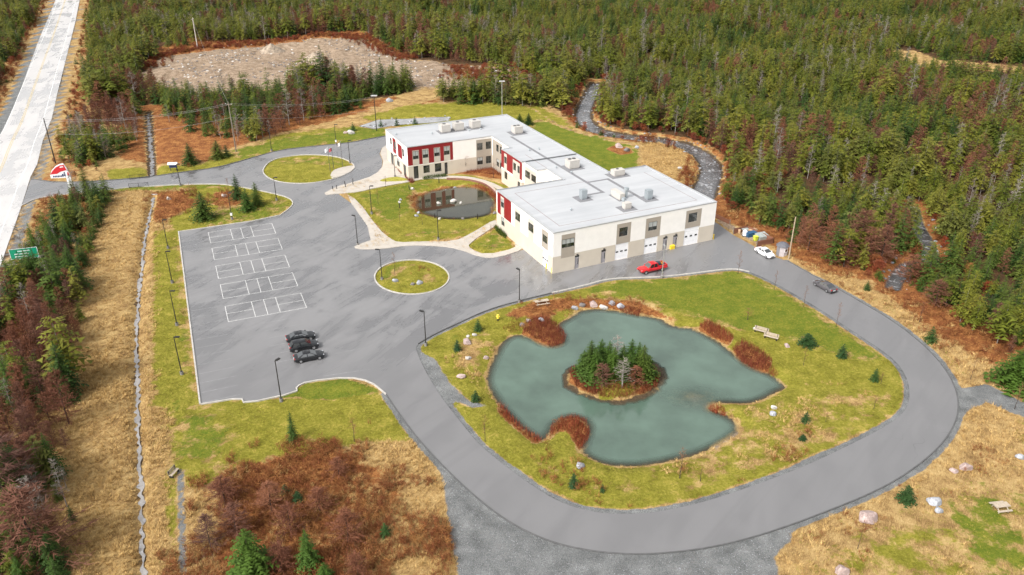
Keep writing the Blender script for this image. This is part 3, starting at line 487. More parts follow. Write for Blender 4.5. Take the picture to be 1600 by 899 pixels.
def wall(p0, p1, regions, wins, default=m_white):
    """one straight outer wall cut by openings; features given along the wall's own u or v coordinate"""
    p0, p1 = np.array(p0, float), np.array(p1, float); L = np.linalg.norm(p1 - p0); d = (p1 - p0) / L; n = np.array([d[1], -d[0]]); k = 0 if abs(d[0]) > .5 else 1
    S = lambda c: abs(c - p0[k]) if 1 else 0
    rg = []
    for c0, c1, z0, z1, mt in regions: a, b = sorted((S(c0), S(c1))); rg.append((a, b, z0, z1, mt))
    ws = []
    for w in wins: a, b = sorted((S(w[0]), S(w[1]))); ws.append((a, b, w[2], w[3], w[4]))
    xs = sorted({0., L} | {min(max(x, 0), L) for r in rg + ws for x in r[:2]}); zs = sorted({-.1, 3.5, HB} | {z for r in rg + ws for z in r[2:4]}); groups = {}
    Q = lambda s, z, o=0.: (*(p0 + d * s + n * o), z)
    for a, b in zip(xs[:-1], xs[1:]):
        for e, f in zip(zs[:-1], zs[1:]):
            cs, cz = (a + b) / 2, (e + f) / 2
            if b - a < 1e-6 or any(w[0] < cs < w[1] and w[2] < cz < w[3] for w in ws): continue
            mt = default if cz > 3.5 else m_beige; key = -1
            for ri, r in enumerate(rg):
                if r[0] < cs < r[1] and r[2] < cz < r[3]: mt = r[4]; key = ri
            groups.setdefault((mt.name, key), (mt, MB()))[1].add([Q(a, e), Q(b, e), Q(b, f), Q(a, f)], [(0, 1, 2, 3)])
    for a, b, e, f, kind in ws:
        D = -.16; MB().add([Q(a, e), Q(b, e), Q(b, f), Q(a, f), Q(a, e, D), Q(b, e, D), Q(b, f, D), Q(a, f, D)], [(0, 4, 5, 1), (1, 5, 6, 2), (2, 6, 7, 3), (3, 7, 4, 0)]).build('reveal', m_pale, bld)
    nm = {'white_stucco': 'wall', 'beige_stucco': 'base_course', 'red_cladding': 'red_cladding', 'taupe_panel': 'taupe_panel', 'pale_panel': 'pale_panel'}
    for (mt, mb) in groups.values():
        for isl in mb.weld().islands(): isl.build(nm[mt.name], mt, bld)
    def bx(mb, a, b, e, f, o0, o1): V = [Q(a, e, o0), Q(b, e, o0), Q(b, f, o0), Q(a, f, o0), Q(a, e, o1), Q(b, e, o1), Q(b, f, o1), Q(a, f, o1)]; mb.add(V, [(0, 3, 2, 1), (4, 5, 6, 7), (0, 1, 5, 4), (1, 2, 6, 5), (2, 3, 7, 6), (3, 0, 4, 7)])
    for a, b, e, f, kind in ws:
        if kind[0] == 'w':
            nv = int(kind[1]) if len(kind) > 1 else 2; fr = MB(); t = .09
            for A, B, E, Fq in ((a, b, e, e + t), (a, b, f - t, f), (a, a + t, e + t, f - t), (b - t, b, e + t, f - t)): bx(fr, A, B, E, Fq, -.15, -.06)
            for q in range(1, nv): xm = a + (b - a) * q / nv; bx(fr, xm - .035, xm + .035, e + t, f - t, -.15, -.07)
            if 't' in kind: bx(fr, a + t, b - t, e + (f - e) * .36 - .03, e + (f - e) * .36 + .03, -.15, -.075)
            o = fr.build('window', m_frame, bld); p = MB(); bx(p, a + .02, b - .02, e + .02, f - .02, -.14, -.115); p.build('pane', m_glass, o)
            if kind[-1] == 'b' or (kind[0] == 'w' and BLIND.random() < .3): zb = e + (f - e) * (.42 if kind[-1] == 'b' else BLIND.uniform(.4, .8)); p = MB(); bx(p, a + t, b - t, zb, f - t, -.115, -.10); p.build('blind', m_blind, o)
        elif kind[0] == 'g':
            npan = 5; mb = MB(); h = (f - e) / npan
            for q in range(npan): bx(mb, a + .03, b - .03, e + q * h + .012, e + (q + 1) * h - .012, -.15, -.09)
            bx(mb, a, b, e, f, -.16, -.13); o = mb.build('garage_door', m_gar, bld)
            for q in range(3): xm = a + (b - a) * (q + .5) / 3; mb = MB(); bx(mb, xm - .30, xm + .30, e + 2.2 * h + h * .1, e + 2.2 * h + h * .55, -.10, -.075); mb.build('pane', m_glass, o)
        elif kind[0] == 'd':
            mb = MB(); bx(mb, a + .07, b - .07, e, f - .45, -.15, -.10); o = mb.build('door', m_door if 'k' not in kind else m_frame, bld)
            mb = MB(); bx(mb, a + (b - a) * .68, a + (b - a) * .84, e + .9, f - .7, -.105, -.085); mb.build('pane', m_glass, o)
            mb = MB(); bx(mb, a + .05, b - .05, f - .42, f - .02, -.15, -.10); mb.build('transom', m_glass, o)
            if 'k' not in kind: mb = MB(); bx(mb, (a + b) / 2 - .18, (a + b) / 2 + .18, f + .15, f + .3, 0, .22); mb.build('wall_lamp', m_frame, bld)
T, R, PL = m_taupe, m_red, m_pale
wall((0, 0), (38.4, 0), [(1.8, 4.8, 2.9, 7.8, T), (14.2, 17.5, 3.5, 7.8, T), (21, 24.6, 3.5, 7.8, T), (30.8, 34.7, 3.9, 7.8, T)],
     [(1.9, 4.7, 5.0, 6.8, 'w3'), (4.9, 5.9, 0, 2.9, 'd'), (10.9, 11.95, 0, 2.9, 'd'), (14.1, 17.2, 0, 3.5, 'g'), (14.8, 16.8, 5.0, 6.9, 'w2'), (21, 24.2, 0, 3.5, 'g'), (21.7, 23.8, 5.0, 6.9, 'w2'), (25.6, 26.7, 0, 2.9, 'd'), (28.1, 29.2, 0, 2.9, 'd'), (30.8, 34.5, 0, 3.9, 'g'), (31.5, 33.7, 5.1, 7.1, 'w2')])
wall((0, 26.1), (0, 0), [(2.0, 4.7, 4.0, 7.8, T), (8.1, 10.7, 2.9, 7.9, PL), (14.2, 16.9, 2.9, 7.9, PL), (18.6, 25.6, 3.6, HB, R), (22.2, 23.9, 3.6, 8.0, PL)],
     [(2.4, 4.4, 5.2, 6.8, 'w2'), (2.0, 4.3, 0, 3.5, 'g'), (8.3, 10.6, 5.2, 7, 'w2'), (14.4, 16.7, 5.3, 7.1, 'w2'), (22.3, 23.8, 5.6, 7.5, 'w2'), (22.0, 23.6, 1.5, 3.4, 'w2')])
wall((-7.4, 63.6), (15.7, 63.6), [(-7.4, 4.8, 3.7, HB, R)] + [(a, b, 3.6, 7.5, PL) for a, b in ((-6.1, -4.4), (-3.5, -1.8), (-.4, 1.3), (2.3, 4.0))] + [(11.3, 15.7, 0, 8.0, T)],
     [(-6.0, -4.5, 5.2, 7.3, 'w2tb'), (-3.4, -1.9, 5.2, 7.3, 'w2tb'), (-.3, 1.2, 5.2, 7.4, 'w2tb'), (2.35, 3.9, 5.2, 7.4, 'w2t'), (-6.0, -4.7, 0, 3.4, 'dk'), (-3.4, -1.7, 1.2, 3.2, 'w2t'), (-.3, 1.5, 1.1, 3.3, 'w2t'), (2.35, 3.2, 0, 3.2, 'dk'), (11.5, 13.1, 5.2, 7.1, 'w2t'), (14.0, 15.5, 5.2, 7.2, 'w2t'), (11.5, 13.1, 1.3, 3.3, 'w2t'), (14.0, 15.5, 1.3, 3.3, 'w2t')])
wall((-7.4, 81.4), (-7.4, 63.6), [(75.6, 72.9, 4, 8.0, R), (71.5, 68, 4, 7.6, R)], [(77.8, 76.4, 5.6, 7.4, 'w2'), (74.6, 73.2, 5.2, 7.2, 'w2'), (67.8, 66.4, 5.2, 7.2, 'w2'), (72.8, 70.7, 1.2, 3.2, 'w2'), (67.6, 65.5, 0, 3.2, 'dk'), (78, 76, 0, 3.3, 'dk')])
wall((15.7, 63.6), (15.7, 52.4), [(63.0, 57, 0, 8.0, T)], [(60.8, 59.3, 5.3, 7.2, 'w2t'), (58.6, 57.1, 5.3, 7.2, 'w2t'), (60.7, 59.1, 1.4, 3.4, 'w2t'), (58.5, 57.2, 1.4, 3.4, 'w2t')])
wall((15.7, 52.4), (13.3, 52.4), [], [])
wall((13.3, 52.4), (13.3, 40.7), [(52.4, 40.7, 4, HB, R), (50.8, 49.2, 3.5, 8.0, PL), (45.8, 41.9, 3.5, 7.9, PL)], [(50.7, 49.3, 5.5, 7.2, 'w2'), (45.5, 44.0, 5.3, 7.2, 'w2'), (43.2, 42, 5.3, 7.1, 'w2'), (50.6, 48.9, 1.5, 3.4, 'w2'), (43.1, 41.7, 0, 3.2, 'dk')])
wall((13.3, 40.7), (13.8, 40.7), [], []); wall((13.8, 40.7), (13.8, 34), [(40.3, 34.2, 3.5, 7.8, PL)], [(40.0, 37.5, 5.2, 6.9, 'w3'), (36.8, 34.4, 5.2, 6.9, 'w3')])
wall((13.8, 34), (16.3, 34), [], []); wall((16.3, 34), (16.3, 26.1), [], []); wall((16.3, 26.1), (0, 26.1), [(16, 1, 4, 7, PL)], [])
wall((38.4, 0), (38.4, 26.3), [], [(6, 8, 5, 7, 'w2'), (16, 18, 5, 7, 'w2')]); wall((38.4, 26.3), (28.3, 26.3), [], []); wall((28.3, 26.3), (28.3, 81.4), [], [(c, c + 1.8, z, z + 1.9, 'w2') for c in (32, 40, 48, 56, 64, 72) for z in (1.3, 5.2)]); wall((28.3, 81.4), (-7.4, 81.4), [], [(c, c + 1.8, z, z + 1.9, 'w2') for c in (-4, 3, 10, 17, 24) for z in (1.3, 5.2)])
def inset(poly, t):
    r = []; n = len(poly)
    for i in range(n):
        a, b, c = [np.array(poly[j % n], float) for j in (i - 1, i, i + 1)]; d1 = (b - a) / np.linalg.norm(b - a); d2 = (c - b) / np.linalg.norm(c - b)
        r.append(tuple(b + np.array([-d1[1], d1[0]]) * t + np.array([-d2[1], d2[0]]) * t))
    return r
IN = inset(BPLAN, .38); OU = inset(BPLAN, -.05); ZR = 8.42
MB().prism(IN, ZR - .3, ZR).build('roof', m_roof, bld)
mb = MB(); nB = len(BPLAN); mb.add([(*p, HB + .03) for p in OU] + [(*p, HB + .03) for p in IN] + [(*p, ZR - .1) for p in IN] + [(*p, HB - .14) for p in OU], [f for i in range(nB) for j in [(i + 1) % nB] for f in ((i, j, nB + j, nB + i), (nB + i, nB + j, 2 * nB + j, 2 * nB + i), (3 * nB + i, 3 * nB + j, j, i))]); mb.build('coping', m_coping, bld)
for a, b in (((.1, 25.75), (16.1, 26.0)), ((28.4, 25.95), (38.3, 26.2)), ((13.4, 40.75), (28.2, 41.05))): MB().box(a[0], a[1], ZR, b[0], b[1], HB + .06).build('parapet', m_shadecop, bld)  # dark parapet strips: metal coping with its shade put into the colour
roof_local = lambda px, py: (lambda w: ((w - BO) @ AX, (w - BO) @ AY))(G(px, py, ZR)[:2])
def strip(pts, w, mat, nm, z=ZR + .012):
    for (u0, v0), (u1, v1) in zip(pts[:-1], pts[1:]): MB().box(min(u0, u1) - w / 2, min(v0, v1) - w / 2, ZR - .05, max(u0, u1) + w / 2, max(v0, v1) + w / 2, z).build(nm, mat, bld)
def onroof(*px): return [roof_local(*p) for p in px]
strip([(2.9, 22.9), (2.9, 2.9)], .10, m_seam, 'roof_seam', ZR + .010); strip([(2.98, 2.9), (35.5, 2.9)], .10, m_seam, 'roof_seam', ZR + .012); strip([(35.5, 3), (35.5, 22.6)], .10, m_seam, 'roof_seam', ZR + .010); strip([(3, 22.9), (21, 22.9)], .10, m_seam, 'roof_seam', ZR + .014); strip([(16.8, 33), (16.8, 46), ], .10, m_seam, 'roof_seam'); strip([(-4.6, 66.6), (10, 66.6)], .10, m_coping, 'roof_seam'); strip([(-4.6, 66.7), (-4.6, 76)], .10, m_coping, 'roof_seam')
strip([(20.2, 61), (20.2, 15.4)], .75, m_pad, 'roof_walkway', ZR + .018); strip([(25.6, 22.2), (25.6, 10)], .8, m_pad, 'roof_walkway', ZR + .018); strip([(20.7, 22.2), (25.1, 22.2)], .7, m_pad, 'roof_walkway', ZR + .020); strip([(13.2, 15.4), (19.7, 15.4)], .7, m_pad, 'roof_walkway', ZR + .020)
def hvac(c, w, d, h, mat, nm='roof_unit', fans=0, pad=1.0, z0=.25):
    u, v = c; MB().box(u - w / 2 - pad, v - d / 2 - pad, ZR - .05, u + w / 2 + pad, v + d / 2 + pad, ZR + .024).build('roof_pad', m_pad, bld) if pad else None
    mb = MB().cbox(u, v, ZR + z0, w, d, h); mb.cbox(u, v, ZR, w * .88, d * .88, z0)
    mb.cbox(u, v, ZR + z0 + h, w * 1.03, d * 1.03, .06)
    for q in (-.33, 0, .33): mb.box(u + q * w - .02, v - d / 2 - .02, ZR + z0 + .1, u + q * w + .02, v - d / 2, ZR + z0 + h - .08)
    o = mb.build(nm, mat, bld)
    for q in range(fans): MB().tube([(u + (q - (fans - 1) / 2) * w * .42, v + d * .15, ZR + z0 + h + .05), (u + (q - (fans - 1) / 2) * w * .42, v + d * .15, ZR + z0 + h + .14)], min(w, d) * .2, 12).build('fan', m_fan, o)
    if pad: MB().box(u + w / 2 - .01, v - d * .3, ZR + z0 + .2, u + w / 2 + .03, v + d * .3, ZR + z0 + h * .8).build('grille', m_fan, o)
for p in ((695, 206), (716, 203), (742, 199.5)): hvac(roof_local(*p), 2.5, 2.3, 1.7, m_hvac, fans=1, pad=.7)
hvac(roof_local(808, 208), 2.4, 2.2, 1.6, m_hvac, fans=2); hvac(roof_local(894, 262), 2.6, 2.3, 1.7, m_hvac, fans=2); hvac(roof_local(965, 274), 2.8, 1.7, 1.1, m_hvac, fans=1)
hvac(roof_local(911, 311), 1.25, 1.25, 1.75, m_galv, pad=1.0); hvac(roof_local(1013, 311), 1.25, 1.25, 1.75, m_galv, pad=1.0); hvac(roof_local(965, 309), 1.2, 3.6, 1.1, m_hvac, pad=.35); hvac(roof_local(979, 326), 1.5, 1.2, 1.0, m_hvac, pad=1.0)
u, v = roof_local(978, 309); MB().tube([(u, v, ZR), (u, v, ZR + 1.7), ], .3, 10).tube([(u, v, ZR + 1.7), (u, v, ZR + 2.2)], [.55, .55], 10).build('exhaust_stack', m_galv, bld)
u, v = roof_local(974, 319); MB().tube([(u, v, ZR), (u, v, ZR + 1.0)], .25, 10).tube([(u, v, ZR + .9), (u, v, ZR + 1.4)], [.5, .42], 10).build('exhaust_stack', m_galv, bld)
for p in ((842, 234), (827, 236), (893, 271), (675, 210), (733, 205), (751, 203), (869, 263), (619, 211), (892, 329)): u, v = roof_local(*p); MB().tube([(u, v, ZR), (u, v, ZR + .35)], .12, 8).tube([(u, v, ZR + .35), (u, v, ZR + .5)], [.3, .2], 8).build('roof_vent', m_galv, bld)

# ------------------------------------------------------------------ vehicles
m_tyre = M('tyre', (.015, .015, .015), .8); m_rim = M('alloy_rim', (.45, .45, .46), .35, .7); m_lampw = M('headlight', (.30, .31, .33), .15, 0, .6); m_lampr = M('tail_light', (.4, .01, .01), .2, 0, .8); m_cglass = M('car_glass', (.02, .024, .026), .04, 0, 1.0, var=.3); m_cglass.node_tree.nodes['Principled BSDF'].inputs['IOR'].default_value = 2.1; m_trim = M('black_trim', (.02, .02, .02), .5); m_plate = M('number_plate', (.7, .7, .72), .5)
def loft(rings):
    n = len(rings[0]); V = [p for r in rings for p in r]; Fc = []
    for i in range(len(rings) - 1):
        for k in range(n): Fc.append((i * n + k, i * n + (k + 1) % n, (i + 1) * n + (k + 1) % n, (i + 1) * n + k))
    Fc.append(tuple(range(n - 1, -1, -1))); Fc.append(tuple((len(rings) - 1) * n + k for k in range(n))); return V, Fc
def car(name, base, heading, paint, label, cat, L=4.7, W=1.82, kind='sedan', group=None):
    root = empty(name, base, heading, label, cat, group); h = L / 2; w = W / 2
    if kind == 'sedan': st = [(-h, .42, .72, .80), (-h + .12, .30, .88, .93), (-h + .75, .22, .97, 1.0), (-.6, .20, .96, 1), (.75, .20, .93, 1), (h - .7, .22, .84, .98), (h - .18, .28, .70, .90), (h, .38, .58, .78)]; roofx = (-h + .55, -h + 1.45, .20, 1.15); belt, top = .93, 1.44
    elif kind == 'suv': st = [(-h, .45, .85, .85), (-h + .1, .32, 1.0, .95), (-h + .5, .25, 1.04, 1.0), (-.5, .24, 1.03, 1), (.85, .24, 1.0, 1), (h - .7, .25, .93, .98), (h - .15, .32, .80, .92), (h, .42, .66, .82)]; roofx = (-h + .12, -h + .62, .30, 1.15); belt, top = 1.0, 1.68
    else: st = [(-h, .62, 1.02, .97), (-h + .06, .52, 1.06, .98), (-h + 1.9, .45, 1.08, .98), (-.3, .45, 1.10, 1), (.9, .45, 1.10, 1), (1.3, .45, 1.12, .99), (h - .25, .48, 1.02, .95), (h, .58, .85, .88)]; roofx = (-.95, -.75, .62, 1.35); belt, top = 1.10, 1.86
    rings = []
    for x, z0, z1, k in st:
        a = w * k; rings.append([(x, -a * .92, z0), (x, a * .92, z0), (x, a, z0 + (z1 - z0) * .35), (x, a * .99, z0 + (z1 - z0) * .72), (x, a * .90, z1), (x, a * .45, z1 + .035), (x, -a * .45, z1 + .035), (x, -a * .90, z1), (x, -a * .99, z0 + (z1 - z0) * .72), (x, -a, z0 + (z1 - z0) * .35)])
    V, Fc = loft(rings); body = MB().add(V, Fc)
    if kind == 'pickup':   # open bed: raise sides and tailgate round a dark floor
        bx0, bx1 = -h + .08, -1.0
        body.box(bx0, w * .84, 1.0, bx1, w * .97, 1.32); body.box(bx0, -w * .97, 1.0, bx1, -w * .84, 1.32); body.box(bx0 - .04, -w * .95, .98, bx0 + .06, w * .95, 1.30)
    ob = body.build('body', paint, root, sm=False)
    bv = ob.modifiers.new('round', 'BEVEL'); bv.width = .035; bv.segments = 2; bv.limit_method = 'ANGLE'; bv.angle_limit = .5
    r0, r1, r2, r3 = roofx; wb, wt = w * .90, w * .70
    C = dict(rb0=(r0, wb), rt0=(r1, wt), ft=(r2, wt), fb=(r3, wb)); P = lambda x, y, z: (x, y, z); bz = belt
    # cabin core, roof, glass
    V = [P(r0, -wb, bz), P(r3, -wb, bz), P(r3, wb, bz), P(r0, wb, bz), P(r1, -wt, top - .05), P(r2, -wt, top - .05), P(r2, wt, top - .05), P(r1, wt, top - .05)]
    MB().add(V, [(0, 1, 5, 4), (1, 2, 6, 5), (2, 3, 7, 6), (3, 0, 4, 7)]).build('cabin', paint, root)
    rr = MB(); xm = (r1 + r2) / 2; rr.add([P(r1, -wt, top - .055), P(r1, wt, top - .055), P(r2, wt, top - .055), P(r2, -wt, top - .055), P(r1 + .12, -wt * .9, top - .01), P(r1 + .12, wt * .9, top - .01), P(r2 - .1, wt * .9, top - .01), P(r2 - .1, -wt * .9, top - .01), P(xm, -wt * .6, top + .02), P(xm, wt * .6, top + .02)], [(0, 1, 5, 4), (1, 2, 6, 5), (2, 3, 7, 6), (3, 0, 4, 7), (4, 5, 9, 8), (8, 9, 6, 7), (5, 6, 9), (7, 4, 8)]); rr.build('roof', paint, root, sm=True)
    def pane(nm, q, off):   # inset quad pushed proud of the cabin
        q = [Vector(p) for p in q]; c = sum(q, Vector()) / 4; nrm = (q[1] - q[0]).cross(q[2] - q[0]).normalized(); nrm = nrm if nrm.dot(c - Vector((xm, 0, .9))) > 0 else -nrm
        q = [c + (p - c) * .90 + nrm * .015 for p in q]; MB().add([tuple(p) for p in q] + [tuple(p - nrm * .03) for p in q], [(0, 1, 2, 3), (7, 6, 5, 4), (0, 4, 5, 1), (1, 5, 6, 2), (2, 6, 7, 3), (3, 7, 4, 0)]).build(nm, m_cglass, root)
    pane('windshield', [V[1], V[2], V[6], V[5]], 0); pane('rear_window', [V[3], V[0], V[4], V[7]], 0)
    lerp = lambda a, b, t: tuple(a[i] + (b[i] - a[i]) * t for i in range(3))
    for s0, s1, t0, t1 in ((V[0], V[1], V[4], V[5]), (V[3], V[2], V[7], V[6])):
        pane('side_window', [lerp(s0, s1, .10), lerp(s0, s1, .50), lerp(t0, t1, .50), lerp(t0, t1, .04)], 0); pane('side_window', [lerp(s0, s1, .52), lerp(s0, s1, .96), lerp(t0, t1, .98), lerp(t0, t1, .53)], 0)
    rw = .33 if kind == 'sedan' else .37 if kind == 'suv' else .41
    for x in (-h + .95 if kind != 'pickup' else -h + 1.25, h - .88 if kind != 'pickup' else h - 1.0):
        for s in (-1, 1):
            t = MB().tube([(x, s * (w - .22), rw), (x, s * (w + .02), rw)], rw, 18).build('wheel', m_tyre, root); MB().tube([(x, s * (w - .1), rw), (x, s * (w + .035), rw)], rw * .62, 12).build('rim', m_rim, t)
    zl = .66 if kind == 'sedan' else .80 if kind == 'suv' else .88
    for s in (-1, 1):
        MB().box(h - .26, s * w * .66 - .15, zl - .03, h - .06, s * w * .66 + .15, zl + .07).build('headlight', m_lampw, root); MB().box(-h - .01, s * w * .66 - .16, zl + .04, -h + .22, s * w * .66 + .16, zl + .22).build('tail_light', m_lampr, root)
        MB().box(r3 - .35, s * (w + .02) - .09, bz + .02, r3 - .17, s * (w + .02) + .09, bz + .17).build('mirror', paint, root)
    MB().box(-h - .03, -.26, zl - .1, -h + .05, .26, zl + .03).build('number_plate', m_plate, root); MB().box(h - .12, -w * .45, zl - .22, h + .012, w * .45, zl - .02).build('grille', m_trim, root)
    MB().box(-h - .02, -w * .8, .32, -h + .1, w * .8, .50).build('bumper', m_trim if kind != 'pickup' else m_rim, root)
    if kind == 'pickup': MB().box(-h + .1, -w * .83, 1.1, -1.02, w * .83, 1.17).build('bed_floor', m_trim, root)
    return root
def paintm(name, c, r=.22):
    m = M(name, c, r, 0., .6, var=.04); b = m.node_tree.nodes['Principled BSDF']; b.inputs['Coat Weight'].default_value = .8; b.inputs['Specular IOR Level'].default_value = .25; b.inputs['Coat Roughness'].default_value = .05; return m
def hd(a, b): a, b = GP([a])[0], GP([b])[0]; return math.atan2(b[1] - a[1], b[0] - a[0])
pk_black, pk_white, pk_red, pk_grey = paintm('black_car_paint', (.012, .013, .015)), paintm('white_car_paint', (.82, .82, .83), .3), paintm('red_truck_paint', (.55, .012, .018), .3), paintm('grey_car_paint', (.085, .08, .085), .25)
for p, k, lb, L in (((470.5, 530.5), 'sedan', 'black sedan at the top of the three cars parked abreast', 4.75), ((475.5, 545), 'suv', 'black wagon parked between two black sedans', 4.65), ((483.5, 561), 'sedan', 'black sedan at the bottom of the three parked abreast with its tail lights showing', 4.75)):
    car('parked_car', G(*p), CA - .02, pk_black, lb, 'car', L, 1.84, k, 'black cars parked in the lot')
car('pickup_truck', G(1018.5, 423.5), hd((1036, 424), (1008, 430)) , pk_red, 'red pickup truck with an open bed parked along the kerb behind the building', 'truck', 5.9, 2.0, 'pickup')
car('parked_car', G(1194.5, 398.5), hd((1182, 397), (1198, 406)), pk_white, 'white sedan parked beside the grey garden shed', 'car', 4.6, 1.82)
car('moving_car', G(1288, 451), hd((1292.5, 457.5), (1275.9, 447.8)), pk_grey, 'dark grey sedan driving on the loop road above the pond lawn', 'car', 4.8, 1.84)
root = empty('cargo_box', G(1027, 421.5), 0, 'dark tote in the bed of the red pickup', 'box'); root.location.z = 1.18
MB().box(-.45, -.4, 0, .45, .4, .42).build('body', M('dark_tote', (.03, .045, .06), .6), root); MB().box(-.48, -.43, .42, .48, .43, .48).build('lid', M('dark_tote', (.03, .045, .06)), root); root.rotation_euler.z = .2
root = empty('cargo_bag', G(1034.5, 420.5), 0, 'orange bag in the bed of the red pickup next to the tailgate', 'bag'); root.location.z = 1.18
MB().tube([(-.2, 0, 0), (-.22, 0, .2), (0, 0, .42), (.05, 0, .48)], [.34, .36, .24, .06], 8).build('sack', M('orange_cloth', (.6, .25, .04), .8), root)
# ------------------------------------------------------------------ lamp posts, poles, flags, wires
m_pole = M('dark_bronze_pole', (.035, .033, .032), .5, .4); m_cbase = M('lamp_base', (.20, .19, .18), .8); m_lens = M('lamp_lens', (.6, .6, .58), .3); m_gpole = M('galvanised_pole', (.5, .5, .49), .4, .6)
LAMPS = [((263, 389), (254, 344), 0, 'lamp post in the grass strip by the top corner of the parking lot'), ((269.5, 443), (257, 393), 0, 'second lamp post down the grass strip beside the ditch'), ((277, 509.5), (264, 455), 0, 'third lamp post down the grass strip beside the ditch'), ((284.5, 586), (270.5, 527), 0, 'lamp post lowest in the grass strip beside the ditch'), ((440, 629), (429.5, 565), 1.0, 'lamp post on the lawn at the bottom edge of the parking lot'),
 ((363, 344), (356, 302), 0, 'lamp post with a pale box above the top kerb of the parking lot'), ((559, 383), (551, 337), 2.5, 'lamp post at the tip of the sidewalk beside the parking lot'), ((581, 335), (575.5, 291), 0, 'lamp post on the courtyard lawn nearest the parking lot'), ((597, 437.5), (592, 390), 3, 'lamp post at the edge of the small round island'), ((432.5, 314), (428, 278), 0, 'lamp post at the kerb corner below the oval island'), ((282, 290), (275.5, 256), 0, 'lamp post on the verge by the entrance road'),
 ((424.5, 236.5), (419.5, 199.5), 0, 'lamp post on the verge above the left end of the oval island'), ((525.5, 227), (522, 194), 0, 'lamp post with a pale box on the verge above the flagpoles'), ((547, 255), (543, 219), 0, 'lamp post at the right end of the oval island'), ((665.5, 540.5), (659, 487), 2.6, 'lamp post at the left tip of the pond lawn'), ((811.5, 472), (808.8, 421), 2.2, 'lamp post at the kerb beside the pond bench'), ((685, 375.5), (682, 329), 0, 'lamp post on the lawn in front of the courtyard pond'), ((617.5, 277), (614, 243), 0, 'lamp post at the entrance corner of the white building')]
def lamp(base, top, az, label, mat=m_pole, grp='dark lamp posts around the site'):
    b = foot(*base); h = HT(base, top); r = empty('lamp_post', b, az, label, 'lamp post', grp)
    MB().tube([(0, 0, -.3), (0, 0, .55)], .27, 10).build('base', m_cbase, r); MB().tube([(0, 0, .5), (0, 0, h)], [.09, .06], 8).build('pole', mat, r); MB().cbox(0, 0, .55, .3, .3, .04).build('base_plate', mat, r)
    hd_ = MB().box(-.08, -.05, h - .1, .45, .05, h - .02).box(.15, -.17, h - .13, .85, .17, h + .03).build('lamp_head', mat, r); MB().box(.22, -.13, h - .15, .8, .13, h - .131).build('lens', m_lens, hd_)
    return r, h
for b, t, a, lb in LAMPS:
    r, h = lamp(b, t, a, lb)
    if 'pale box' in lb: MB().box(-.2, -.22, 1.0, .2, .22, 1.55).build('control_box', M('pale_box', (.7, .7, .68), .5), r)
lamp((1034, 434.5), (1037, 384), 1.6, 'pale galvanised lamp post in front of the red pickup', m_gpole, None)
m_flag = {'a': M('white_flag', (.78, .80, .84), .8), 'b': M('red_flag', (.45, .1, .12), .8), 'c': M('pale_flag', (.85, .84, .82), .8)}
for k, (b, t, c, lb) in enumerate([((516, 270), (511.5, 231), 'a', 'flagpole with a pale blue-white flag at the left of the flag plaza'), ((521.6, 265), (517, 230.5), 'b', 'middle flagpole of three with a limp reddish flag'), ((535.5, 261.4), (530.5, 222.5), 'c', 'tallest flagpole with a white flag at the right of the flag plaza')]):
    p = foot(*b); h = HT(b, t); r = empty('flagpole', p, .4, lb, 'flagpole', 'flagpoles on the oval island'); MB().tube([(0, 0, -.2), (0, 0, h)], [.07, .04], 8).build('pole', M('dark_flagpole', (.10, .085, .085), .4, .3), r); MB().tube([(0, 0, h), (0, 0, h + .12)], [.09, .03], 8).build('finial', m_gpole, r)
    V = []; 
    for i in range(7):
        for j in range(5): x = -.04 - i * .16; z = h - .15 - j * .22 - (i * .10) ** 1.4 * .8; V.append((x * .8, .10 * math.sin(i * 1.4 + k), z))
    V2 = [(x, y + .012, z) for x, y, z in V]; Fq = [(i * 5 + j, i * 5 + j + 1, i * 5 + j + 6, i * 5 + j + 5) for i in range(6) for j in range(4)]; MB().add(V, Fq).add(V2, [f[::-1] for f in Fq]).build('flag', m_flag[c], r)
m_wood = M('weathered_pole_wood', (.20, .165, .13), .85, var=.3, sc=2); m_wire = M('overhead_wire', (.30, .28, .27), .5, .3); m_ins = M('insulator', (.5, .5, .5), .4)
POLES = {}
def upole(key, base, top, label, r0=.17, arm=1.2, mat=m_wood, lamp_=False, az=0):
    b = foot(*base); h = HT(base, top); r = empty('utility_pole', b, az, label, 'utility pole'); MB().tube([(0, 0, -.5), (0, 0, h)], [r0, r0 * .7], 8).build('pole', mat, r); POLES[key] = (b, h)
    if arm: MB().box(-.06, -arm, h - .7, .06, arm, h - .58).build('crossarm', mat, r); [MB().tube([(0, y, h - .58), (0, y, h - .38)], .07, 6).build('insulator', m_ins, r) for y in (-arm * .9, 0, arm * .9)]
    if lamp_: MB().box(-.9, -.25, h - .12, .9, .25, h + .12).build('floodlight', m_ins, r)
upole('hwy', (87, 256), (66, 185), 'dark utility pole standing beside the highway above the red sign', .16, 0, m_pole); upole('mid', (369, 238), (350, 160), 'weathered wooden utility pole with guy wires by the entrance verge', .16, 1.1, az=1.2); upole('far', (309, 76), (292, 28), 'pale far utility pole at the edge of the gravel clearing', .25, 1.2, M('pale_wood', (.5, .45, .42), .8)); upole('ne', (588.5, 205), (581.6, 150), 'tall dark floodlight pole on the verge left of the white building', .14, 0, m_pole, True); upole('roof', (784.6, 181), (783.7, 127), 'pale floodlight pole behind the corner of the white building', .16, 0, m_gpole, True); upole('shed', (1232, 405), (1243, 339), 'bare wooden pole beside the grey garden shed', .17, 0, M('pole_tan_wood', (.34, .26, .18), .8, var=.2))
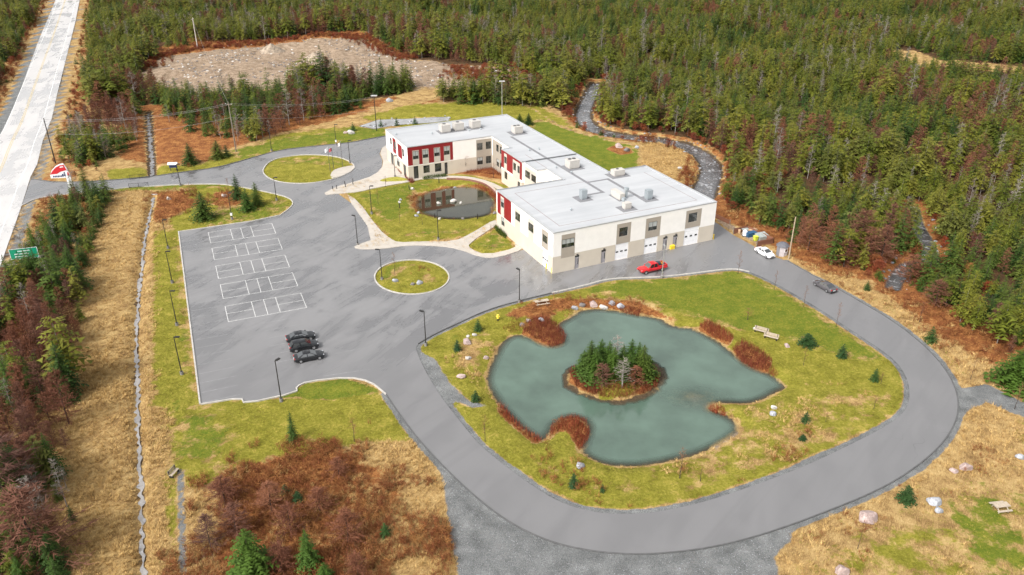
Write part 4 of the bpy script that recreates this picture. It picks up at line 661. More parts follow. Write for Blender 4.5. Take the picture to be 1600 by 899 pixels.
def wire(a, b, sag, label, r=.022):
    a, b = Vector(a), Vector(b); pts = [a.lerp(b, t) - Vector((0, 0, sag * 4 * t * (1 - t))) for t in np.linspace(0, 1, 14)]; tag(MB().tube(pts, r, 4, False).build('overhead_wire', m_wire), label, 'wire', 'overhead wires along the entrance road')
def tip(k, dz=0, dx=0): b, h = POLES[k]; return (b[0] + dx, b[1], h + dz)
for dz, q in ((-.3, 'topmost'), (-.7, 'middle'), (-4.2, 'lowest')):
    wire(tip('hwy', dz), tip('mid', dz), 1.6, f'{q} overhead wire between the highway pole and the wooden pole'); wire(tip('mid', dz), tip('ne', dz if dz > -4 else -4), 1.2, f'{q} overhead wire from the wooden pole to the floodlight pole', .022)
wire(tip('mid', -.4), tip('far', -.6), 2.0, 'overhead wire from the wooden pole to the far pale pole', .03)
b, h = POLES['mid']; wire((b[0], b[1], h - .8), tuple(foot(372.5, 243)), 0, 'guy wire running down from the wooden pole', .03)
# ------------------------------------------------------------------ signs
m_sred = M('sign_red', (.55, .02, .03), .4); m_swhite = M('sign_white', (.82, .82, .84), .4); m_sblue = M('sign_navy', (.02, .035, .12), .4)
def face(root, th):   # helper: sign plane x right, z up, facing -y
    def put(nm, poly, d, mat, par=root): m = MB(); n = len(poly); V = [(x, -d, z) for x, z in poly] + [(x, th, z) for x, z in poly]; m.add(V, [tuple(range(n)), tuple(range(2 * n - 1, n - 1, -1))] + [(i, n + i, n + (i + 1) % n, (i + 1) % n) for i in range(n)]); return m.build(nm, mat, par)
    return put
b = foot(100, 297); d = np.linalg.norm(b - np.array([0, 0, HC])); s = d / F
pil = empty('entrance_sign', b, .22, 'tall sail-shaped red and white pylon sign at the highway entrance', 'sign'); put = face(pil, .25)
SX = lambda x: (x - 100) * s; SZ = lambda y: HT((100, 297), (100, y))
put('pillar', [(SX(106.5), -.2), (SX(112), -.2), (SX(112), SZ(276)), (SX(106.5), SZ(276))], .0, m_swhite)
put('panel', [(SX(x), SZ(y)) for x, y in [(88, 272), (88, 277.5), (106, 278), (112.4, 276), (110.5, 265), (107.5, 256.3), (103, 256.5), (97, 259.5), (92, 264.5)]], .05, m_swhite)
put('red_field', [(SX(x), SZ(y)) for x, y in [(88.3, 271.5), (97, 271), (102, 268), (109.6, 266.3), (107.6, 258), (103, 258.3), (97.5, 261), (92.3, 266)]], .09, m_sred); put('red_mark', [(SX(x), SZ(y)) for x, y in [(109.2, 275), (111.8, 274.5), (110.6, 268.5), (109.4, 271)]], .09, m_sred)
put('white_mark', [(SX(x), SZ(y)) for x, y in [(102, 262), (106.8, 261.6), (106.6, 260), (102.6, 260.4)]], .12, m_swhite)
for k in range(6): x = 91 + k * 2.0; put('letter', [(SX(x), SZ(276.2)), (SX(x + 1.3), SZ(276.0)), (SX(x + 1.5), SZ(273.6)), (SX(x + .2), SZ(273.9))], .10, m_sblue)
put('letter', [(SX(x), SZ(y)) for x, y in [(102.8, 276.2), (104, 276), (104.3, 273.6), (106, 276), (106.9, 275.8), (106.6, 271), (105.6, 271.2), (105.5, 273.8), (103.6, 271.6), (102.6, 271.8)]], .10, m_sblue); put('emblem', [(SX(x), SZ(y)) for x, y in [(104.5, 271.2), (106.8, 270.6), (106.5, 268.8), (105.4, 269.6)]], .10, m_sblue)
b = foot(58, 428); s = np.linalg.norm(b - np.array([0, 0, HC])) / F; gs = empty('highway_sign', b, .3, 'green highway direction sign with white lettering and border among the roadside trees', 'sign'); put = face(gs, .06)
m_sgreen = M('sign_green', (.0, .26, .14), .45); z0, z1 = HT((58, 428), (50, 404)), HT((58, 428), (50, 388)); xa, xb = -25 * s, 8.5 * s
MBp = put('panel', [(xa, z0), (xb, z0), (xb, z1), (xa, z1)], .0, m_sgreen)
for a in ((xa, z0, xb, z0 + .07), (xa, z1 - .07, xb, z1), (xa, z0 + .07, xa + .07, z1 - .07), (xb - .07, z0 + .07, xb, z1 - .07)): put('border', [(a[0], a[1]), (a[2], a[1]), (a[2], a[3]), (a[0], a[3])], .02, m_swhite)
for row, (q0, q1) in enumerate(((.30, .72), (.16, .66), (.16, .6))):
    zz = z1 - (z1 - z0) * (.25 + .25 * row); x = xa + (xb - xa) * q0; random.seed(row)
    while x < xa + (xb - xa) * q1: ww = .10 + .05 * random.random(); put('letter', [(x, zz - .11), (x + ww, zz - .11), (x + ww, zz + .09), (x, zz + .09)], .02, m_swhite); x += ww + .06
for x in (xa + .6, xb - .3): MB().box(x - .07, .06, -.5, x + .07, .2, z1).build('post', m_gpole, gs)
b = foot(272, 268); kq = empty('notice_board', b, .1, 'small roofed white notice board on two legs beside the entrance road', 'notice board'); [MB().cbox(x, 0, -.3, .12, .12, 2.2).build('leg', m_trim, kq) for x in (-.8, .8)]; MB().box(-1.0, -.08, .9, 1.0, .08, 1.9).build('board', m_sblue, kq); MB().add([(-1.2, -.6, 1.85), (1.2, -.6, 1.85), (1.2, .6, 1.85), (-1.2, .6, 1.85), (-1.2, 0, 2.35), (1.2, 0, 2.35)], [(0, 1, 5, 4), (2, 3, 4, 5), (0, 4, 3), (1, 2, 5), (3, 2, 1, 0)]).build('roof', m_swhite, kq)
# ------------------------------------------------------------------ railings, enclosure, shed, bollards, benches
m_rail = M('black_railing', (.03, .03, .03), .5, .4)
def railing(a, b, label, h=1.15, n=9):
    A, B = foot(*a), foot(*b); L = np.linalg.norm(B[:2] - A[:2]); r = empty('railing', A, math.atan2(B[1] - A[1], B[0] - A[0]), label, 'railing', 'railings over the culvert')
    [MB().cbox(L * k / (n - 1), 0, -.2, .08, .08, h + .2).build('post', m_rail, r) for k in (0, (n - 1) // 2, n - 1)]; [MB().box(.05, -.025, z, L - .05, .025, z + .06).build('rail', m_rail, r) for z in (.12, h - .1)]; [MB().cbox(L * (k + .5) / 22, 0, .18, .025, .025, h - .28).build('baluster', m_rail, r) for k in range(22) if k % 11]
railing((202, 293.5), (232, 291.5), 'black railing on the near side of the entrance road over the ditch'); railing((203, 280.5), (233.5, 277.5), 'black railing on the far side of the entrance road over the ditch')
m_fence = M('brown_fence_board', (.20, .085, .05), .8, var=.25, sc=2.)
def fence(pts, label, h=1.35, name='board_fence'):
    W = [foot(*p) for p in pts]; r = empty(name, W[0], 0, label, 'fence')
    bme = mkmesh('board', *(lambda m: (m.v, m.f))(MB().box(0, -.02, .03, .135, .02, h)), m_fence)
    for A, B in zip(W[:-1], W[1:]):
        d = B - A; L = np.linalg.norm(d[:2]); az = math.atan2(d[1], d[0]); n = int(L / .15)
        for k in range(n): q = (A - W[0]) + d * (k / n); o = mkobj('board', bme, r, (q[0], q[1], 0), az + random.uniform(-.03, .03))
        for k in range(int(L / 2.4) + 1): q = (A - W[0]) + d * (k / max(1, int(L / 2.4))); MB().cbox(q[0], q[1], -.3, .12, .12, h + .5).build('post', m_wood, r)
        nn = np.array([-d[1], d[0]]) / L * .045; q0, q1 = A - W[0], B - W[0]; [MB().tube([(q0[0] + nn[0], q0[1] + nn[1], z), (q1[0] + nn[0], q1[1] + nn[1], z)], .045, 4).build('rail', m_fence, r) for z in (.3, h - .15)]
fence([(1145.5, 366), (1167, 361.5), (1208, 381), (1182, 386)], 'brown board fence around three sides of the storage corner beside the white sedan'); fence([(1117, 341), (1140, 351.5)], 'short run of brown board fence at the back corner of the building', 1.0, 'timber_wall')
def simple(name, px, label, cat, parts, rz=0, group=None):
    r = empty(name, foot(*px), rz, label, cat, group)
    for nm, mb, mt in parts: mb.build(nm, mt, r)
    return r
m_blue, m_lime, m_tan, m_grey2 = M('blue_plastic', (.02, .08, .16), .5), M('lime_plastic', (.55, .62, .06), .5), M('tan_board', (.5, .33, .2), .8), M('dumpster_grey', (.30, .33, .32), .6)
simple('storage_tank', (1163.5, 369), 'white upright tank inside the fenced storage corner', 'tank', [('body', MB().tube([(0, 0, .15), (0, 0, 1.1), (0, 0, 1.35)], [.5, .5, .2], 14), m_swhite), ('base', MB().cbox(0, 0, 0, 1.1, 1.1, .15), m_trim)]); simple('storage_bin', (1172.5, 369.5), 'blue storage bin in the middle of the fenced storage corner', 'bin', [('body', MB().cbox(0, 0, 0, 2.2, 1.2, .85), m_blue), ('lid', MB().cbox(.1, 0, .85, 2.3, 1.3, .08), m_blue)], .4)
simple('drum', (1155, 364), 'orange-brown barrel against the fence of the storage corner', 'barrel', [('body', MB().tube([(0, 0, 0), (0, 0, .45), (0, 0, .9)], [.32, .36, .32], 12), m_tan), ('rim', MB().tube([(0, 0, .9), (0, 0, .94)], .33, 12), m_trim)]); simple('spool_table', (1163.5, 363.5), 'round grey table top beside the white tank', 'table', [('top', MB().tube([(0, 0, .75), (0, 0, .83)], .8, 16), m_grey2), ('pedestal', MB().tube([(0, 0, 0), (0, 0, .75)], .25, 8), m_grey2)])
simple('plywood_stack', (1174.5, 364.5), 'tan stacked boards behind the blue bin', 'boards', [('board', MB().cbox(.02 * k, 0, .1 + .12 * k, 1.9, 1.0, .09), m_tan) for k in range(7)], .45); simple('dumpster', (1189.5, 374.5), 'grey dumpster with a sloped lid in the fenced storage corner', 'dumpster', [('body', MB().add([(-1.2, -.8, 0), (1.2, -.8, 0), (1.2, .8, 0), (-1.2, .8, 0), (-1.25, -.85, .9), (1.25, -.85, .9), (1.25, .85, 1.25), (-1.25, .85, 1.25)], [(3, 2, 1, 0), (0, 1, 5, 4), (1, 2, 6, 5), (2, 3, 7, 6), (3, 0, 4, 7)]), m_grey2), ('lid', MB().add([(-1.28, -.88, .92), (-.02, -.88, .92), (-.02, .88, 1.28), (-1.28, .88, 1.28)], [(0, 1, 2, 3)]), m_grey2), ('lid', MB().add([(.02, -.88, .92), (1.28, -.88, .92), (1.28, .88, 1.28), (.02, .88, 1.28)], [(0, 1, 2, 3)]), m_grey2)], .42)
simple('wheeled_bin', (1180, 377.5), 'lime yellow wheeled bin in front of the grey dumpster', 'bin', [('body', MB().add([(-.3, -.3, .1), (.3, -.3, .1), (.3, .3, .1), (-.3, .3, .1), (-.4, -.4, 1.0), (.4, -.4, 1.0), (.4, .4, 1.05), (-.4, .4, 1.05)], [(3, 2, 1, 0), (4, 5, 6, 7), (0, 1, 5, 4), (1, 2, 6, 5), (2, 3, 7, 6), (3, 0, 4, 7)]), m_lime), ('lid', MB().box(-.43, -.43, 1.06, .43, .45, 1.14), m_lime), ('wheel', MB().tube([(-.3, .35, .12), (-.2, .35, .12)], .12, 10), m_tyre), ('wheel', MB().tube([(.2, .35, .12), (.3, .35, .12)], .12, 10), m_tyre)], .4)
octo = lambda r, z: [(r * math.cos(math.pi / 8 + k * math.pi / 4), r * math.sin(math.pi / 8 + k * math.pi / 4), z) for k in range(8)]
m_shed, m_shingle = M('grey_shed_siding', (.42, .38, .385), .8, var=.12), M('dark_shingle', (.11, .11, .125), .8, var=.25, sc=5)
sh = empty('garden_shed', foot(1221, 398), .45, 'small grey octagonal garden shed with a dark roof beside the wooden pole', 'shed'); rs = []
MB().add(octo(1.15, -.1) + octo(1.15, 2.1), [(i, (i + 1) % 8, 8 + (i + 1) % 8, 8 + i) for i in range(8)]).build('wall', m_shed, sh); MB().add(octo(1.4, 2.02) + octo(.8, 2.55) + [(0, 0, 2.8)], [(i, (i + 1) % 8, 8 + (i + 1) % 8, 8 + i) for i in range(8)] + [(8 + i, 8 + (i + 1) % 8, 16) for i in range(8)] + [tuple(range(7, -1, -1))]).build('roof', m_shingle, sh)
MB().box(-.32, -1.12, 1.0, .32, -1.05, 1.65).build('window', m_cglass, sh); MB().box(-1.13, -.4, 0, -1.05, .4, 1.9).build('door', M('shed_door_grey', (.2, .19, .2), .7), sh)
for a, b, c, e in ((-.38, .38, .94, 1.0), (-.38, .38, 1.65, 1.71), (-.38, -.32, 1.0, 1.65), (.32, .38, 1.0, 1.65)): MB().box(a, -1.14, c, b, -1.05, e).build('window_trim', m_swhite, sh)
m_bol = M('yellow_bollard', (.78, .56, .03), .5, var=.1)
for p, lb in zip([(755, 692), (838, 674), (922, 655), (1008, 638), (1152, 608), (1245, 590), (1327, 574), (382, 772), (313, 708), (350, 747)], ['left of the leftmost garage door on the rear wall', 'right of the leftmost garage door on the rear wall', 'left of the middle garage door on the rear wall', 'right of the middle garage door on the rear wall', 'left of the rightmost garage door on the rear wall', 'right of the rightmost garage door on the rear wall', 'at the far right corner of the rear wall', 'at the near corner of the white building', 'on the far side of the side garage door', 'on the near side of the side garage door']):
    q = G(760 + p[0] / 3.745, 220 + p[1] / 3.745); simple('bollard', (760 + p[0] / 3.745, 220 + p[1] / 3.745 + .6), 'yellow steel bollard ' + lb, 'bollard', [('post', MB().tube([(0, 0, -.1), (0, 0, 1.15)], .13, 10), m_bol), ('cap', MB().tube([(0, 0, 1.15), (0, 0, 1.21), (0, 0, 1.25)], [.13, .1, .03], 10), m_bol)], 0, 'yellow bollards along the building')
simple('salt_box', (760 + 1085 / 3.745, 220 + 632 / 3.745), 'yellow salt box between the two grey doors on the rear wall', 'box', [('body', MB().cbox(0, 0, 0, 1.0, .7, .7), m_bol), ('lid', MB().add([(-.54, -.4, .7), (.54, -.4, .7), (.54, .4, .9), (-.54, .4, .9), (-.54, -.4, .76), (.54, -.4, .76), (.54, .4, .96), (-.54, .4, .96)], [(4, 5, 6, 7), (0, 1, 5, 4), (1, 2, 6, 5), (2, 3, 7, 6), (3, 0, 4, 7)]), m_bol)], AN)
for p, lb in zip([(520, 296.5), (526, 295.6), (539, 289), (540, 293), (551.6, 284.8), (551.6, 289.2)], ['leftmost', 'second from the left', 'third from the left, outer row', 'third from the left, inner row', 'rightmost, outer row', 'rightmost, inner row']): simple('walk_bollard', p, f'short dark bollard at the sidewalk edge below the flags, {lb}', 'bollard', [('post', MB().tube([(0, 0, 0), (0, 0, .95)], .09, 8), m_pole), ('cap', MB().tube([(0, 0, .95), (0, 0, 1.05)], [.11, .06], 8), m_pole)], 0, 'dark bollards by the flag plaza')
for p, lb in zip([(639.5, 297.5), (686, 286.5), (679.5, 340.5), (746, 343), (624.5, 326)], ['by the flat stone left of the courtyard pond', 'on the lawn above the courtyard pond', 'at the lower left edge of the courtyard pond', 'at the lower right edge of the courtyard pond', 'on the lawn left of the courtyard pond']): simple('path_light', p, 'short dark path light ' + lb, 'light', [('post', MB().tube([(0, 0, -.1), (0, 0, 1.1)], .1, 8), m_pole), ('cap', MB().tube([(0, 0, 1.1), (0, 0, 1.22)], [.14, .1], 8), m_pole)], 0, 'path lights around the courtyard pond')
m_plank = M('bleached_plank', (.42, .35, .27), .8, var=.2, sc=3)
def bench(px, rz, label, L=1.9, table=False, name='bench'):
    r = empty(name, foot(*px), rz, label, 'picnic table' if table else 'bench')
    if table:
        for k in range(5): MB().box(-L / 2, -.42 + k * .17, .74, L / 2, -.27 + k * .17, .79).build('plank', m_plank, r)
        for s in (-1, 1):
            for k in range(2): y = s * (.70 + .15 * k); MB().box(-L / 2, y - .065, .43, L / 2, y + .065, .47).build('seat', m_plank, r)
            for x in (-L * .33, L * .33): MB().tube([(x, s * .65, 0), (x, s * .25, .74)], .05, 4).build('leg', m_plank, r)
        for x in (-L * .33, L * .33): MB().box(x - .03, -.85, .38, x + .03, .85, .43).build('brace', m_plank, r)
    else:
        for k in range(3): MB().box(-L / 2, -.25 + k * .17, .43, L / 2, -.1 + k * .17, .48).build('seat', m_plank, r); 
        for k in range(3): MB().box(-L / 2, .25 + k * .04, .55 + k * .16, L / 2, .29 + k * .04, .68 + k * .16).build('backrest', m_plank, r)
        for x in (-L * .4, L * .4): MB().box(x - .05, -.25, 0, x + .05, .3, .43).build('leg', m_trim, r); MB().box(x - .04, .24, .4, x + .04, .36, 1.0).build('back_post', m_trim, r)
    return r
bench((846, 476), .30, 'weathered wooden picnic table on the grass above the pond', 2.6, True, 'picnic_table'); bench((1188.5, 521.5), -.55, 'wooden bench nearest the boulder on the slope right of the pond', 2.4); bench((1204, 530.5), -.55, 'second wooden bench, lower of the pair right of the pond', 2.4); bench((273, 743), 1.35, 'small wooden bench by the path below the parking lot', 1.6); bench((1562, 797), .15, 'weathered picnic table on the lawn near the bottom right corner', 1.9, True, 'picnic_table')
m_hyd = M('hydrant_yellow', (.85, .68, .08), .5)
simple('fire_hydrant', (778, 501.5), 'yellow fire hydrant in rough grass between the kerb and the pond', 'hydrant', [('base', MB().tube([(0, 0, -.1), (0, 0, .35)], .17, 10), m_trim), ('barrel', MB().tube([(0, 0, .35), (0, 0, .95), (0, 0, 1.08), (0, 0, 1.18)], [.2, .2, .22, .05], 12), m_hyd), ('nozzle', MB().tube([(-.32, 0, .75), (.32, 0, .75)], .1, 8), m_hyd)])
# curved brick wall of the courtyard pond
cw = smooth(GP([(698, 281), (718, 281.3), (736, 283), (754.6, 287.5), (767, 294.5), (776, 303), (780, 313), (781, 325)]), 2)
rw_ = empty('retaining_wall', (0, 0, 0), 0, 'curved low red-brown wall around the far side of the courtyard pond', 'wall'); ribbon(cw, -.18, .18, -.5, .55).build('wall', M('red_brown_block', (.22, .10, .075), .85, var=.3, sc=2), rw_); ribbon(cw, -.24, .24, .55, .65).build('cap', M('pale_capstone', (.45, .36, .30), .8), rw_)
MB().prism(smooth(GP([(590, 285), (600, 279.5), (622, 276.5), (640, 281.5), (632, 283.5)]), 2, True), 0, .15).build('planting_bed', M('bed_grass', (.27, .25, .03), .9, var=.4, sc=1.5)); tag(bpy.data.objects['planting_bed'], kind='structure')
for px, w in (((239, 303.5), 1.6),): simple('culvert', px, 'concrete culvert mouth where the ditch leaves the entrance road', 'culvert', [('headwall', MB().box(-w, -.15, -.9, w, .15, .1), m_kerb), ('pipe', MB().tube([(0, -.2, -.55), (0, .1, -.55)], .45, 14), m_trim)])
# ------------------------------------------------------------------ boulders, one by one
rock_mats = {}
def rockmat(key, c):
    if key not in rock_mats:
        g = N(key); nz = g.noise(1.6, 6, .7, g.objpos()); st = g.noise(.9, 4, .6, g.objpos()); col_ = g.mix(g.step(.45, .62, st), g.ramp(nz, [(.3, tuple(x * .45 for x in c)), (.5, c), (.7, tuple(min(1, x * 1.35) for x in c))]), tuple(x * .55 for x in c)); g.bump(nz, .6, .1); rock_mats[key] = g.done(col_, .8, 0, .3)
    return rock_mats[key]
def rock_me(seed, mat):
    import bmesh
    r = np.random.default_rng(seed); bm = bmesh.new(); bmesh.ops.create_icosphere(bm, subdivisions=3, radius=1); V = np.array([v.co for v in bm.verts])
    D = r.normal(size=(14, 3)); D /= np.linalg.norm(D, axis=1)[:, None]; c = r.uniform(.55, .95, 14)
    for d, k in zip(D, c): q = V @ d; V = V - d * np.maximum(q - k, 0)[:, None] * .92
    V *= 1 + .05 * np.sin(V @ r.normal(size=(3, 3)) * 5).sum(1)[:, None] / 3
    for v, p in zip(bm.verts, V): v.co = p
    me = bpy.data.meshes.new('boulder'); bm.to_mesh(me); bm.free(); me.materials.append(mat); return me
RP, RG, RB = (.46, .35, .32), (.40, .41, .44), (.20, .18, .17)
ROCKS = {k: [rock_me(100 * i + j, rockmat(k, c)) for j in range(3)] for i, (k, c) in enumerate((('pink_stone', RP), ('grey_stone', RG), ('brown_stone', RB), ('pale_stone', (.56, .53, .49))))}
BOULD = [(729.6, 538, 9, 'pink_stone', 'large pinkish boulder between two small spruces left of the pond'), (741, 526, 5, 'pale_stone', 'pale boulder just above the large pinkish boulder left of the pond'), (731, 527, 3.2, 'pale_stone', 'small pale stone behind the large pinkish boulder left of the pond'), (731.5, 563, 6, 'pale_stone', 'pale boulder alone on the grass left of the pond'), (759, 559, 6, 'pink_stone', 'pinkish boulder at the left shore of the pond'), (720.6, 592, 8, 'pink_stone', 'pinkish boulder lowest on the grass left of the pond'), (906, 732, 8.5, 'grey_stone', 'pale grey boulder at the bottom shore below the red shrub spit'),
 (898, 481, 6.5, 'grey_stone', 'leftmost rock of the row along the top shore of the pond'), (910.4, 477, 7, 'brown_stone', 'second rock from the left along the top shore of the pond'), (927.5, 476, 8, 'pink_stone', 'broad brown rock third in the row along the top shore'), (943, 479, 7.5, 'pale_stone', 'pale rock fourth in the row along the top shore'), (956, 475, 6, 'grey_stone', 'dark grey rock fifth in the row along the top shore'), (970, 479, 7, 'grey_stone', 'rightmost rock of the row along the top shore of the pond'), (846, 503, 6, 'grey_stone', 'grey rock behind the red shrub at the top left shore'), (817, 510, 6, 'brown_stone', 'brown rock left of the red shrub at the top left shore'), (825.5, 504, 5.5, 'pale_stone', 'pale rock above the brown rock at the top left shore'),
 (617.5, 441, 6, 'grey_stone', 'grey boulder at the left of the round island'), (645, 446, 4.5, 'brown_stone', 'small brown boulder in the middle of the round island'), (655, 444.5, 6, 'grey_stone', 'blue-grey boulder at the right of the round island'), (1209, 640, 5.5, 'pale_stone', 'upper of two pale boulders right of the pond'), (1207.5, 650, 6, 'grey_stone', 'lower of two pale boulders right of the pond'), (1230, 543, 5, 'pink_stone', 'pinkish boulder right of the pair of benches'), (1180, 516, 4, 'pale_stone', 'small pale boulder left of the pair of benches'),
 (1357, 815, 15, 'pink_stone', 'largest pink boulder below the bend of the loop road'), (1491, 739, 6, 'pink_stone', 'smaller of two pink boulders outside the bend of the loop road'), (1510, 735, 9.5, 'pink_stone', 'larger of two pink boulders outside the bend of the loop road'), (1460, 789, 10, 'grey_stone', 'flat grey boulder at the edge of the bottom right lawn'), (1466.6, 801, 6.5, 'grey_stone', 'small grey boulder below the flat grey boulder'), (1316, 898, 11, 'pink_stone', 'pinkish boulder cut by the bottom edge of the picture'), (1594, 718, 6, 'grey_stone', 'grey boulder at the right edge outside the loop road'),
 (644.5, 297, 4, 'pale_stone', 'flat pale stone on the lawn left of the courtyard pond'), (685, 317, 4, 'pale_stone', 'pale rock standing in the courtyard pond, left of three'), (708.7, 314, 5.5, 'pale_stone', 'largest white rock standing in the courtyard pond'), (719.7, 316, 3.2, 'pale_stone', 'small pale rock beside the largest white rock in the courtyard pond'), (702, 332, 4.5, 'pale_stone', 'flat pale rock near the lower edge of the courtyard pond'), (713, 332, 2.8, 'brown_stone', 'small dark rock near the lower edge of the courtyard pond'), (697, 295, 5, 'grey_stone', 'grey rock at the top shore of the courtyard pond'), (711, 291, 4, 'grey_stone', 'grey rock at the top shore right of another in the courtyard'), (625.5, 314, 3.2, 'grey_stone', 'upper grey stone on the lawn left of the courtyard pond'), (624, 317.5, 3.2, 'pale_stone', 'lower pale stone on the lawn left of the courtyard pond'), (650.6, 339, 4, 'grey_stone', 'grey rock at the lower left shore of the courtyard pond'), (654, 333, 3.6, 'grey_stone', 'grey rock just above another at the lower left shore'), (687, 343.5, 3.6, 'pale_stone', 'pale rock at the lower shore beside the courtyard lamp post'), (722.8, 342, 3.6, 'brown_stone', 'brown rock at the lower shore of the courtyard pond'), (774, 335, 5, 'brown_stone', 'brown rock where the courtyard pond meets the red wall'),
 (967, 231, 7, 'pink_stone', 'tall pinkish boulder in the mulch bed behind the building'), (980, 237.5, 6, 'brown_stone', 'low dark boulder in the mulch bed behind the building'), (995, 232, 4, 'grey_stone', 'flat grey stone right of the mulch bed behind the building'), (608, 161, 6, 'grey_stone', 'grey boulder on the far verge above the white building'), (548, 210, 6, 'pale_stone', 'pale boulder on the verge above the oval island'), (540, 209, 4, 'pink_stone', 'small pinkish boulder left of the pale one above the oval island'), (263, 313, 4.5, 'pale_stone', 'white boulder in rusty grass by the ditch culvert'), (349.5, 308, 5, 'pale_stone', 'flat white boulder left of the three spruces above the lot'), (474, 827, 3, 'pale_stone', 'small pale stone in the rusty brush'), (1137, 265, 3, 'grey_stone', 'grey stone in the shallow stream'), (1062, 265, 4, 'pale_stone', 'pale stone in the straw grass beside the stream'), (1050, 512.5, 3, 'brown_stone', 'small dark rock at the upper right shore of the pond')]
for k, (x, y, r, mt, lb) in enumerate(BOULD):
    p = foot(x, y); s = r * np.linalg.norm(p - np.array([0, 0, HC])) / F
    if 'in the courtyard pond' in lb: p[2] = -.35
    o = mkobj('boulder', ROCKS[mt][k % 3]); tag(o, lb, 'boulder', 'boulders on the grounds'); o.location = (p[0], p[1] + s * .35, p[2] + s * .22); o.scale = (s * random.uniform(.95, 1.1), s * random.uniform(.75, .95), s * random.uniform(.6, .8)); o.rotation_euler = (random.uniform(-.2, .2), random.uniform(-.2, .2), random.uniform(0, 6.28) if r < 4 else random.uniform(-.5, .5))
# ------------------------------------------------------------------ plant shapes
def trunk_arr(h, r, rs, lean=.0, n=5):
    ts = np.linspace(0, 1, 5); V = []; Fc = []
    for i, t in enumerate(ts):
        c = np.array([lean * t * t * h + rs.normal() * .02 * h * t * (1 - t), rs.normal() * .02 * h * t * (1 - t), -.3 + (h + .3) * t]); rr = r * (1 - .93 * t)
        V += [(c[0] + rr * math.cos(2 * math.pi * k / n), c[1] + rr * math.sin(2 * math.pi * k / n), c[2]) for k in range(n)]
    for i in range(4): Fc += [(i * n + k, i * n + (k + 1) % n, (i + 1) * n + (k + 1) % n, (i + 1) * n + k) for k in range(n)]
    return V, Fc
def spruce(seed, h=8., r=2., levels=18, nb=8, seg=4, power=.8, base=.08, ragged=.3, wide=.3):
    rs = np.random.default_rng(seed); V = []; Fc = []
    for i in range(levels):
        f = (i + .5) / levels; z = h * (base + (1 - base) * f ** .92); Lb = r * (1 - f) ** power + .10
        n = max(3, int(nb * (.45 + .55 * (1 - f)))); a0 = rs.uniform(0, 6.28)
        for k in range(n):
            a = a0 + 6.283 * (k + rs.uniform(-.35, .35)) / n; L = Lb * rs.uniform(1 - ragged, 1 + ragged * .5); o = np.array([math.cos(a), math.sin(a), 0]); s = np.array([-o[1], o[0], 0]); zz = z + rs.normal() * h / levels * .35
            rise = rs.uniform(-.05, .25) + .5 * f
            pt = lambda t: o * L * t + np.array([0, 0, zz + L * (rise * t - .45 * t * t)])
            w0 = L * wide + .07
            for q in range(seg):
                t0, t1 = q / seg + .06, (q + 1) / seg + .02; w = w0 * (1 - .65 * t0) * rs.uniform(.7, 1.25); p0, p1 = pt(t0), pt(t1)
                for sg in (-1, 1): b = len(V); tipv = (p0 * .35 + p1 * .65) + s * sg * w + o * w * .35 + np.array([0, 0, -w * rs.uniform(.0, .55)]); V += [tuple(p0), tuple(p1), tuple(tipv)]; Fc.append((b, b + 1, b + 2) if sg < 0 else (b + 1, b, b + 2))
    b = len(V); V += [(.09, 0, h * .93), (-.06, .08, h * .93), (-.06, -.08, h * .93), (0, 0, h * 1.03)]; Fc += [(b, b + 1, b + 3), (b + 1, b + 2, b + 3), (b + 2, b, b + 3)]
    return V, Fc
def twigs(seed, h=6., r=1.6, nbr=46, ntw=9, up=.5, base=.1, power=.6, tw=.022, tl=.55):
    rs = np.random.default_rng(seed); V = []; Fc = []
    def tri(p, q, w):
        d = q - p; s = np.cross(d, rs.normal(size=3)); s /= np.linalg.norm(s) + 1e-9; b = len(V); V.extend([tuple(p - s * w), tuple(p + s * w), tuple(q)]); Fc.append((b, b + 1, b + 2))
    for i in range(nbr):
        f = (i + rs.uniform(0, 1)) / nbr; z = h * (base + (1 - base) * f); L = (r * (1 - f) ** power + .15) * rs.uniform(.6, 1.1); a = rs.uniform(0, 6.283); u = up * rs.uniform(.4, 1.4); o = np.array([math.cos(a), math.sin(a), u]); o /= np.linalg.norm(o)
        p0 = np.array([0, 0, z]); p1 = p0 + o * L; tri(p0, p1, tw * 1.5)
        for j in range(ntw): t = rs.uniform(.2, 1); p = p0 + o * L * t; d = o + rs.normal(size=3) * .75; d /= np.linalg.norm(d); tri(p, p + d * tl * rs.uniform(.5, 1.2) * (1.1 - .4 * t), tw)
    return V, Fc
def tuft(seed, n=12, h=.45, spread=.35, w=.03):
    rs = np.random.default_rng(seed); V = []; Fc = []
    for i in range(n):
        a = rs.uniform(0, 6.28); q = rs.uniform(0, .16); b = len(V); L = h * rs.uniform(.6, 1.2); l = spread * rs.uniform(.3, 1.2); c, s = math.cos(a), math.sin(a); px, py = q * math.cos(a + 1), q * math.sin(a + 1)
        V += [(px - s * w, py + c * w, -.05), (px + s * w, py - c * w, -.05), (px + c * l, py + s * l, L * .9)]; Fc.append((b, b + 1, b + 2))
    return V, Fc
m_bark = M('conifer_bark', (.11, .085, .065), .9, var=.3, sc=3); m_gbark = M('grey_bark', (.26, .235, .21), .9, var=.3, sc=3); m_dbark = M('dark_bark', (.045, .03, .024), .9, var=.3, sc=3)
f_spruce = foliage('spruce_needles', [(.020, .045, .008), (.034, .066, .009), (.055, .085, .011), (.075, .095, .014)]); f_olive = foliage('olive_needles', [(.060, .078, .008), (.098, .112, .010), (.140, .134, .016), (.078, .088, .018)]); f_lawn = foliage('young_spruce_needles', [(.022, .055, .018), (.035, .075, .016)]); f_bright = foliage('bright_spruce_needles', [(.035, .075, .009), (.055, .10, .012)])
